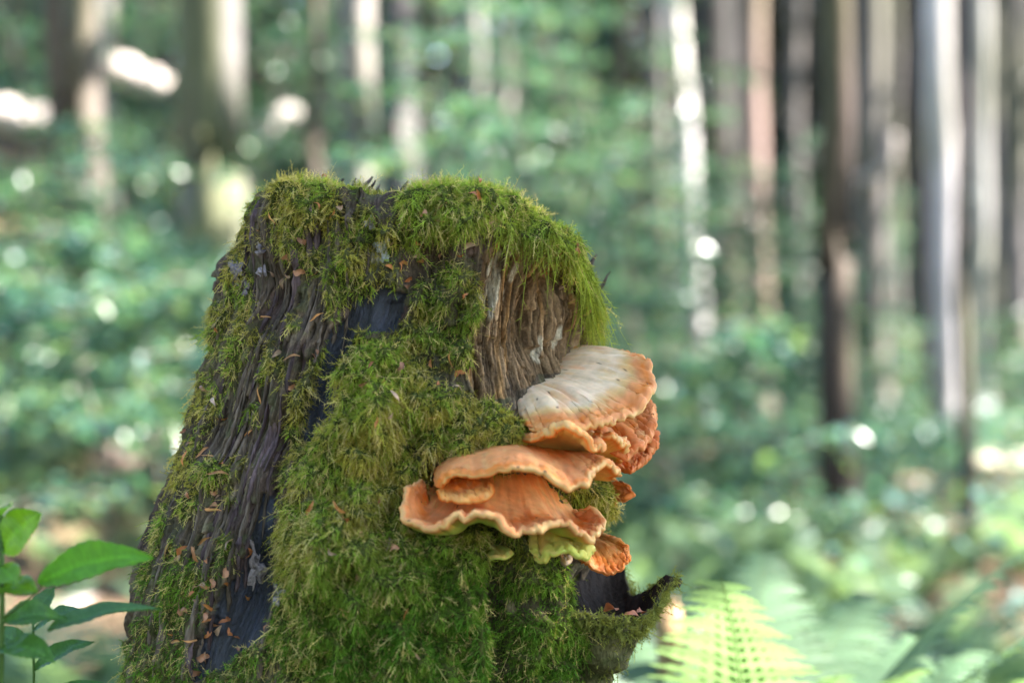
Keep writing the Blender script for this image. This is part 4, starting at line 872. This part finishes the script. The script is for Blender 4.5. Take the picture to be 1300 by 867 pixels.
# ------------------------------------------------------------------ ferns and herbs
def frond(L, arch, r, npin=22, detail=5, width=.26, pw=1.0):
    """one fern frond along +X from the origin; pinnae with toothed edges"""
    mb = MB(); t = np.linspace(0, 1, 12); ln = L
    ax = lambda u: np.stack([ln*(.38*u+.42*u*u*arch), 0*u, ln*(u*.98-arch*.36*u*u)], -1)
    v, q, tt = tube(ax(t), np.linspace(.0035, .0008, 12), 5, 0, cap=False); mb.add(v, q, tt, (.12, .17, .06))
    for k in range(npin):
        u = .16+.84*k/npin; p = ax(np.array([u]))[0]; l = width*L*math.sin(math.pi*min(1, (u*.82+.13)))**.9*(1.02-u*.45)+.01; w = pw*L*.020*(1.15-.5*u)
        tg = norm(ax(np.array([u+.01]))[0]-p); drop = r.uniform(.05, .25)
        for s in (-1, 1):
            dv = norm(np.array([tg[0]*.42, s, tg[2]*.42])); c = np.linspace(0, 1, detail*2+1); mid = p+np.outer(c*l, dv)-np.outer(c*c*l*drop, [0, 0, 1]); wd = w*(1-c**1.7)*(np.where(np.arange(len(c)) % 2, 1.25, .62) if detail > 2 else 1)+.0004
            a, b = mid-np.outer(wd, tg), mid+np.outer(wd, tg); nn = len(c); mb.add(np.stack([a, b], 1).reshape(-1, 3), gridquads(nn, 2), None, np.array([.115, .19, .105])*r.uniform(.8, 1.25))
    return mb
def fern_proto(seed, L, nf, label='x', npin=22, detail=5):
    r = np.random.default_rng(seed); root = thing('fern', label, 'fern'); ms = [frond(L*r.uniform(.85, 1.1), r.uniform(.7, 1.05), r, npin, detail, pw=1.25 if detail > 3 else 1.0).mesh('frond', M_FERN, smooth=False) for _ in range(3)]
    for k in range(nf): obj('frond', ms[k % 3], root, rot=(r.normal(0, .12), r.normal(0, .12), k*6.283/nf+r.normal(0, .2)), scl=r.uniform(.8, 1.1))
    return root
def make_ferns():
    near = [fern_proto(1, .88, 13, npin=30, detail=6), fern_proto(2, .82, 13, npin=30, detail=6)]
    r = np.random.default_rng(19)
    # sunlit ferns close behind the stump
    nl = [(950, 3.32, -.05, 0, 'sunlit pale fern beside the hollow shell'), (1030, 3.25, -.12, 1, 'tallest sunlit fern with upright tips past the hollow shell'), (1110, 3.4, -.30, 0, 'sunlit fern at the far end of the bright row'), (915, 3.6, -.08, 1, 'sunlit fern beside the brown broken stub'), (1075, 3.6, -.24, 0, 'sunlit fern behind the end of the bright row'), (960, 3.5, -.06, 0, 'sunlit fern behind the two pale front ones'), (985, 3.05, -.12, 1, 'sunlit fern between the pale fern and the tallest one')]
    for k, (px, d, dz, q, lb) in enumerate(nl):
        o = near[q] if k < 2 else copy_tree(near[q]); p = PD(px, 433, d); o.location = (p[0], p[1], float(ground(p[0], p[1]))+dz*0); o.rotation_euler = (0, 0, r.uniform(0, 6)); o.scale = (1.05+dz,)*3; tag(o, lb, 'fern', 'sunlit ferns behind the stump')
    mid = [fern_proto(3, .75, 8, npin=16, detail=2), fern_proto(4, .65, 7, npin=16, detail=2)]; used = set()
    for side, n, x0, x1, lb, gp in (('r', 46, 760, 1340, 'green fern on the shady floor between the trunks', 'ferns on the floor of the glade'), ('l', 26, -40, 330, 'leafy fern on the slope beside the stump', 'ferns on the slope')):
        for k in range(n):
            d = r.uniform(4.8, 12) if side == 'r' else r.uniform(4.2, 10); px = r.uniform(x0, x1); q = r.integers(0, 2); p = PD(px, 433, d)
            o = mid[q] if q not in used else copy_tree(mid[q]); used.add(q); o.location = (p[0], p[1], float(ground(p[0], p[1]))-.02); o.rotation_euler = (0, 0, r.uniform(0, 6)); o.scale = (r.uniform(.55, .95)*(1.0 if side == 'l' else .9),)*3; nn = near_name(p[0], p[1]); tag(o, ('green floor fern ' if side == 'r' else 'leafy slope fern ')+('close behind the stump, ' if d < 6 else '')+nn, 'fern', gp)
    # ground cover further back: nobody could count it
    n = 15000; d = 4 + r.random(n)**.7*40; x = r.uniform(-.34, .36, n)*d; y = d-CAM_D; ok = ~((np.abs(x+.1) < .6) & (y < .6)); x, y, d = x[ok], y[ok], d[ok]
    g = fbm(x*.5+4, y*.5+2, oct=3, seed=3); ok = g > .40; x, y, d = x[ok], y[ok], d[ok]; h = r.random(len(x))**1.2*(.2+.5*vnoise(x*.6, y*.6, seed=8))*np.where(x > 0, .6, 1)
    c = np.stack([x, y, ground(x, y)+h+.02], 1); c = np.repeat(c, 3, 0)+r.normal(0, .10, (len(c)*3, 3)); cols = LEAFC[r.integers(0, 5, len(c))]*r.uniform(.8, 1.4, (len(c), 1))
    sz = np.clip(np.repeat(d, 3)/14, .6, 1.8); V, T, K = leaf_cards(c, .13*sz, .075*sz, .5, r, cols)
    tag(obj('undergrowth', mesh_np('undergrowth', V, tris=T, col=K, mat=M_FERN, smooth=False)), 'leafy green undergrowth covering the forest floor', 'undergrowth', kind='stuff')
make_ferns()

# ------------------------------------------------------------------ logs and a stone
def log(label, p0, p1, r0, r1, col, seed, name='fallen_log', cat='log'):
    n = 16; path = np.array([np.asarray(p0)*(1-t)+np.asarray(p1)*t for t in np.linspace(0, 1, n)]) + np.stack([0*np.arange(n), 0*np.arange(n), .15*r0*np.sin(np.arange(n)*.9+seed)], 1)
    V, q, t = tube(path, np.linspace(r0, r1, n), 14, .16, seed=seed, cap=False); o = path.mean(0)-np.array([0, 0, r0]); root = thing(name, label, cat, o)
    c = fbm(V[:, 0]*6, V[:, 1]*6, V[:, 2]*6, oct=3, seed=seed)[:, None]; child_mesh('bark', V, root, o, quads=q, tris=t, col=np.array(col)*(.6+.8*c), mat=M_BARK)
    for row, rev in ((0, 1), (n-1, 0)):
        ring = V[row*14:(row+1)*14]; vv = np.vstack([ring, path[row]]); tt = [(j, 14, (j+1) % 14) if rev else (j, (j+1) % 14, 14) for j in range(14)]
        child_mesh('cut_end', vv, root, o, tris=tt, col=(.42, .33, .22), mat=M_BARK)
    return root
log('pale fallen log lying on the bank behind the leaning pair', PD(-60, 138, 18.5), PD(72, 158, 18.7), .17, .15, (.40, .34, .30), 1)
log('short pale fallen log propped beside the slim pale trunk', PD(128, 78, 20), PD(206, 112, 20.3), .15, .13, (.40, .34, .31), 2)
log('slanting pale log end past the thick mossy tree', PD(325, 170, 20), PD(372, 142, 20.4), .12, .10, (.40, .36, .33), 3)
log('thin grey fallen branch lying low on the slope by the leafy herb', PD(60, 782, 7.2), PD(185, 742, 7.8), .035, .022, (.30, .26, .25), 4, 'fallen_branch', 'branch')
log('sunlit pale log on the floor past the thin dark sapling', PD(1228, 600, 16), PD(1330, 594, 16), .13, .12, (.46, .40, .30), 5)
log('dark rotten log on the bank among the bushes', PD(120, 590, 8.5), PD(235, 575, 8.8), .07, .06, (.14, .10, .08), 6)
def wood_stub():
    p = PD(852, 800, 3.9); gz = float(ground(p[0], p[1])); b = np.array([p[0]+.02, p[1], gz-.05]); t = PD(846, 772, 3.9)
    path = catmull([b, b*.5+t*.5+np.array([.012, 0, 0]), t], 14); V, q, tr = tube(path, np.linspace(.042, .026, 14), 14, .35, seed=12, jfreq=(2, 9)); o = np.array([b[0], b[1], gz])
    root = thing('wood_stub', 'brown broken wood stub standing beside the sunlit ferns', 'wood stub', o); c = fbm(V[:, 0]*50, V[:, 1]*50, V[:, 2]*20, oct=3, seed=2)[:, None]
    child_mesh('stub_wood', V, root, o, quads=q, tris=tr, col=np.array([.26, .17, .09])*(.5+c), mat=M_WOOD)
    r = np.random.default_rng(4)
    for k in range(5):
        a = k*1.25; s0 = t+np.array([math.cos(a)*.016, math.sin(a)*.016, -.012]); v, q, tr = tube(np.array([s0, s0+[.002, 0, .014], s0+[.003, 0, r.uniform(.022, .045)]]), [.009, .006, .001], 6, .3, seed=k)
        child_mesh('splinter', v, root, o, quads=q, tris=tr, col=(.30, .2, .11), mat=M_WOOD, smooth=False)
wood_stub()

# ------------------------------------------------------------------ leafy herb at the left
def herb_leaf(base, tip, width, droop, seed, fold=.25, roll=0.0, col=(.13, .30, .03), teeth=11):
    r = np.random.default_rng(seed); n = teeth*4+1; t = np.linspace(0, 1, n); b, e = np.asarray(base), np.asarray(tip); ax = norm(e-b); L = np.linalg.norm(e-b)
    mid = b+np.outer(t, e-b)+np.outer(np.sin(np.pi*t)*droop, [0, 0, 1.0]); side = norm(np.cross(ax, np.array([0, 0, 1.0])*math.cos(roll)+np.array([0, -1.0, 0])*math.sin(roll))); up = np.cross(side, ax)
    if up[2] < 0: up = -up
    w = width*.5*np.sin(np.pi*t**.72)**.85*(1-.12*((t*teeth) % 1.0)); V = []; K = []
    for f in np.linspace(-1, 1, 9):
        vein = .0010*np.cos((t*teeth-abs(f)*1.6)*2*np.pi)*(1-abs(f)*.6)
        V.append(mid+np.outer(w*f, side)+np.outer(abs(f)*w*fold+vein+.004*(vnoise(t*6+seed, 0*t+f*2, seed=seed)-.5), up)); K.append(np.outer(np.full(n, 1.35 if abs(f) < .1 else 1), col)*(.85+.3*r.random((n, 1))))
    return np.array(V).reshape(-1, 3), gridquads(9, n), np.array(K).reshape(-1, 3)
def make_herb():
    y = -.42; o = P(4, 1580, y); o[2] = 0; root = thing('leafy_herb', 'green leafy herb with toothed leaves standing beside the stump', 'plant', o)
    def stem(pts, r0, r1, par):
        lp = catmull([P(*q) for q in pts]+[], 16); V, q, t = tube(lp, np.linspace(r0, r1, 16), 8, 0); child_mesh('stem', V, par[0], par[1], quads=q, tris=t, col=(.10, .19, .04), mat=M_HERB)
    stem([(2, 1668, y), (0, 1200, y), (1, 870, y), (3, 760, y), (2, 655, y)], .005, .0026, (root, o))
    stem([(3, 785, y), (30, 765, y-.02), (55, 742, y-.02)], .0016, .001, (root, o))
    LV = [((2, 697, y), (52, 652, y-.03), .048, .004, .2, 1.15, (.19, .40, .03)), ((48, 740, y-.02), (196, 708, y-.03), .045, .010, .3, .95, (.13, .35, .02)), ((2, 752, y), (-60, 700, y), .05, 0, .2, .9, (.12, .28, .03)),
          ((2, 745, y), (48, 752, y-.06), .034, .003, .2, .8, (.17, .33, .03)), ((3, 790, y), (85, 785, y+.02), .040, .006, .25, .6, (.08, .20, .045)), ((60, 800, y+.02), (206, 772, y+.04), .032, .008, .25, .45, (.075, .18, .06)),
          ((2, 820, y), (70, 840, y-.03), .04, .006, .2, .5, (.09, .22, .04)), ((2, 700, y), (-30, 648, y+.02), .05, 0, .2, 1.0, (.13, .30, .03)), ((2, 655, y), (14, 640, y-.05), .018, .002, .2, .8, (.17, .34, .05)), ((2, 720, y), (22, 742, y-.08), .03, 0, .2, 1.0, (.16, .33, .03))]
    for k, (b, e, w, dr, fo, ro, c) in enumerate(LV):
        V, q, K = herb_leaf(P(*b), P(*e), w, dr, k, fo, ro, c); child_mesh('leaf', V, root, o, quads=q, col=K, mat=M_HERB)
    y2 = -.05; o2 = P(43, 1533, y2); o2[2] = 0; r2 = thing('leafy_herb', 'slighter shaded herb stem behind the green leafy herb', 'plant', o2)
    stem([(44, 1560, y2), (44, 1100, y2), (43, 867, y2), (42, 790, y2)], .003, .0016, (r2, o2))
    for k, (b, e, w, c) in enumerate([((42, 800, y2), (105, 775, y2-.03), .035, (.07, .17, .06)), ((43, 850, y2), (120, 815, y2), .038, (.08, .19, .05)), ((43, 830, y2), (-20, 800, y2), .036, (.07, .17, .06)), ((42, 792, y2), (70, 745, y2+.03), .03, (.08, .18, .06)), ((44, 900, y2), (140, 870, y2-.02), .04, (.08, .2, .05))]):
        V, q, K = herb_leaf(P(*b), P(*e), w, .006, 30+k, .25, .5, c); child_mesh('leaf', V, r2, o2, quads=q, col=K, mat=M_HERB)
make_herb()
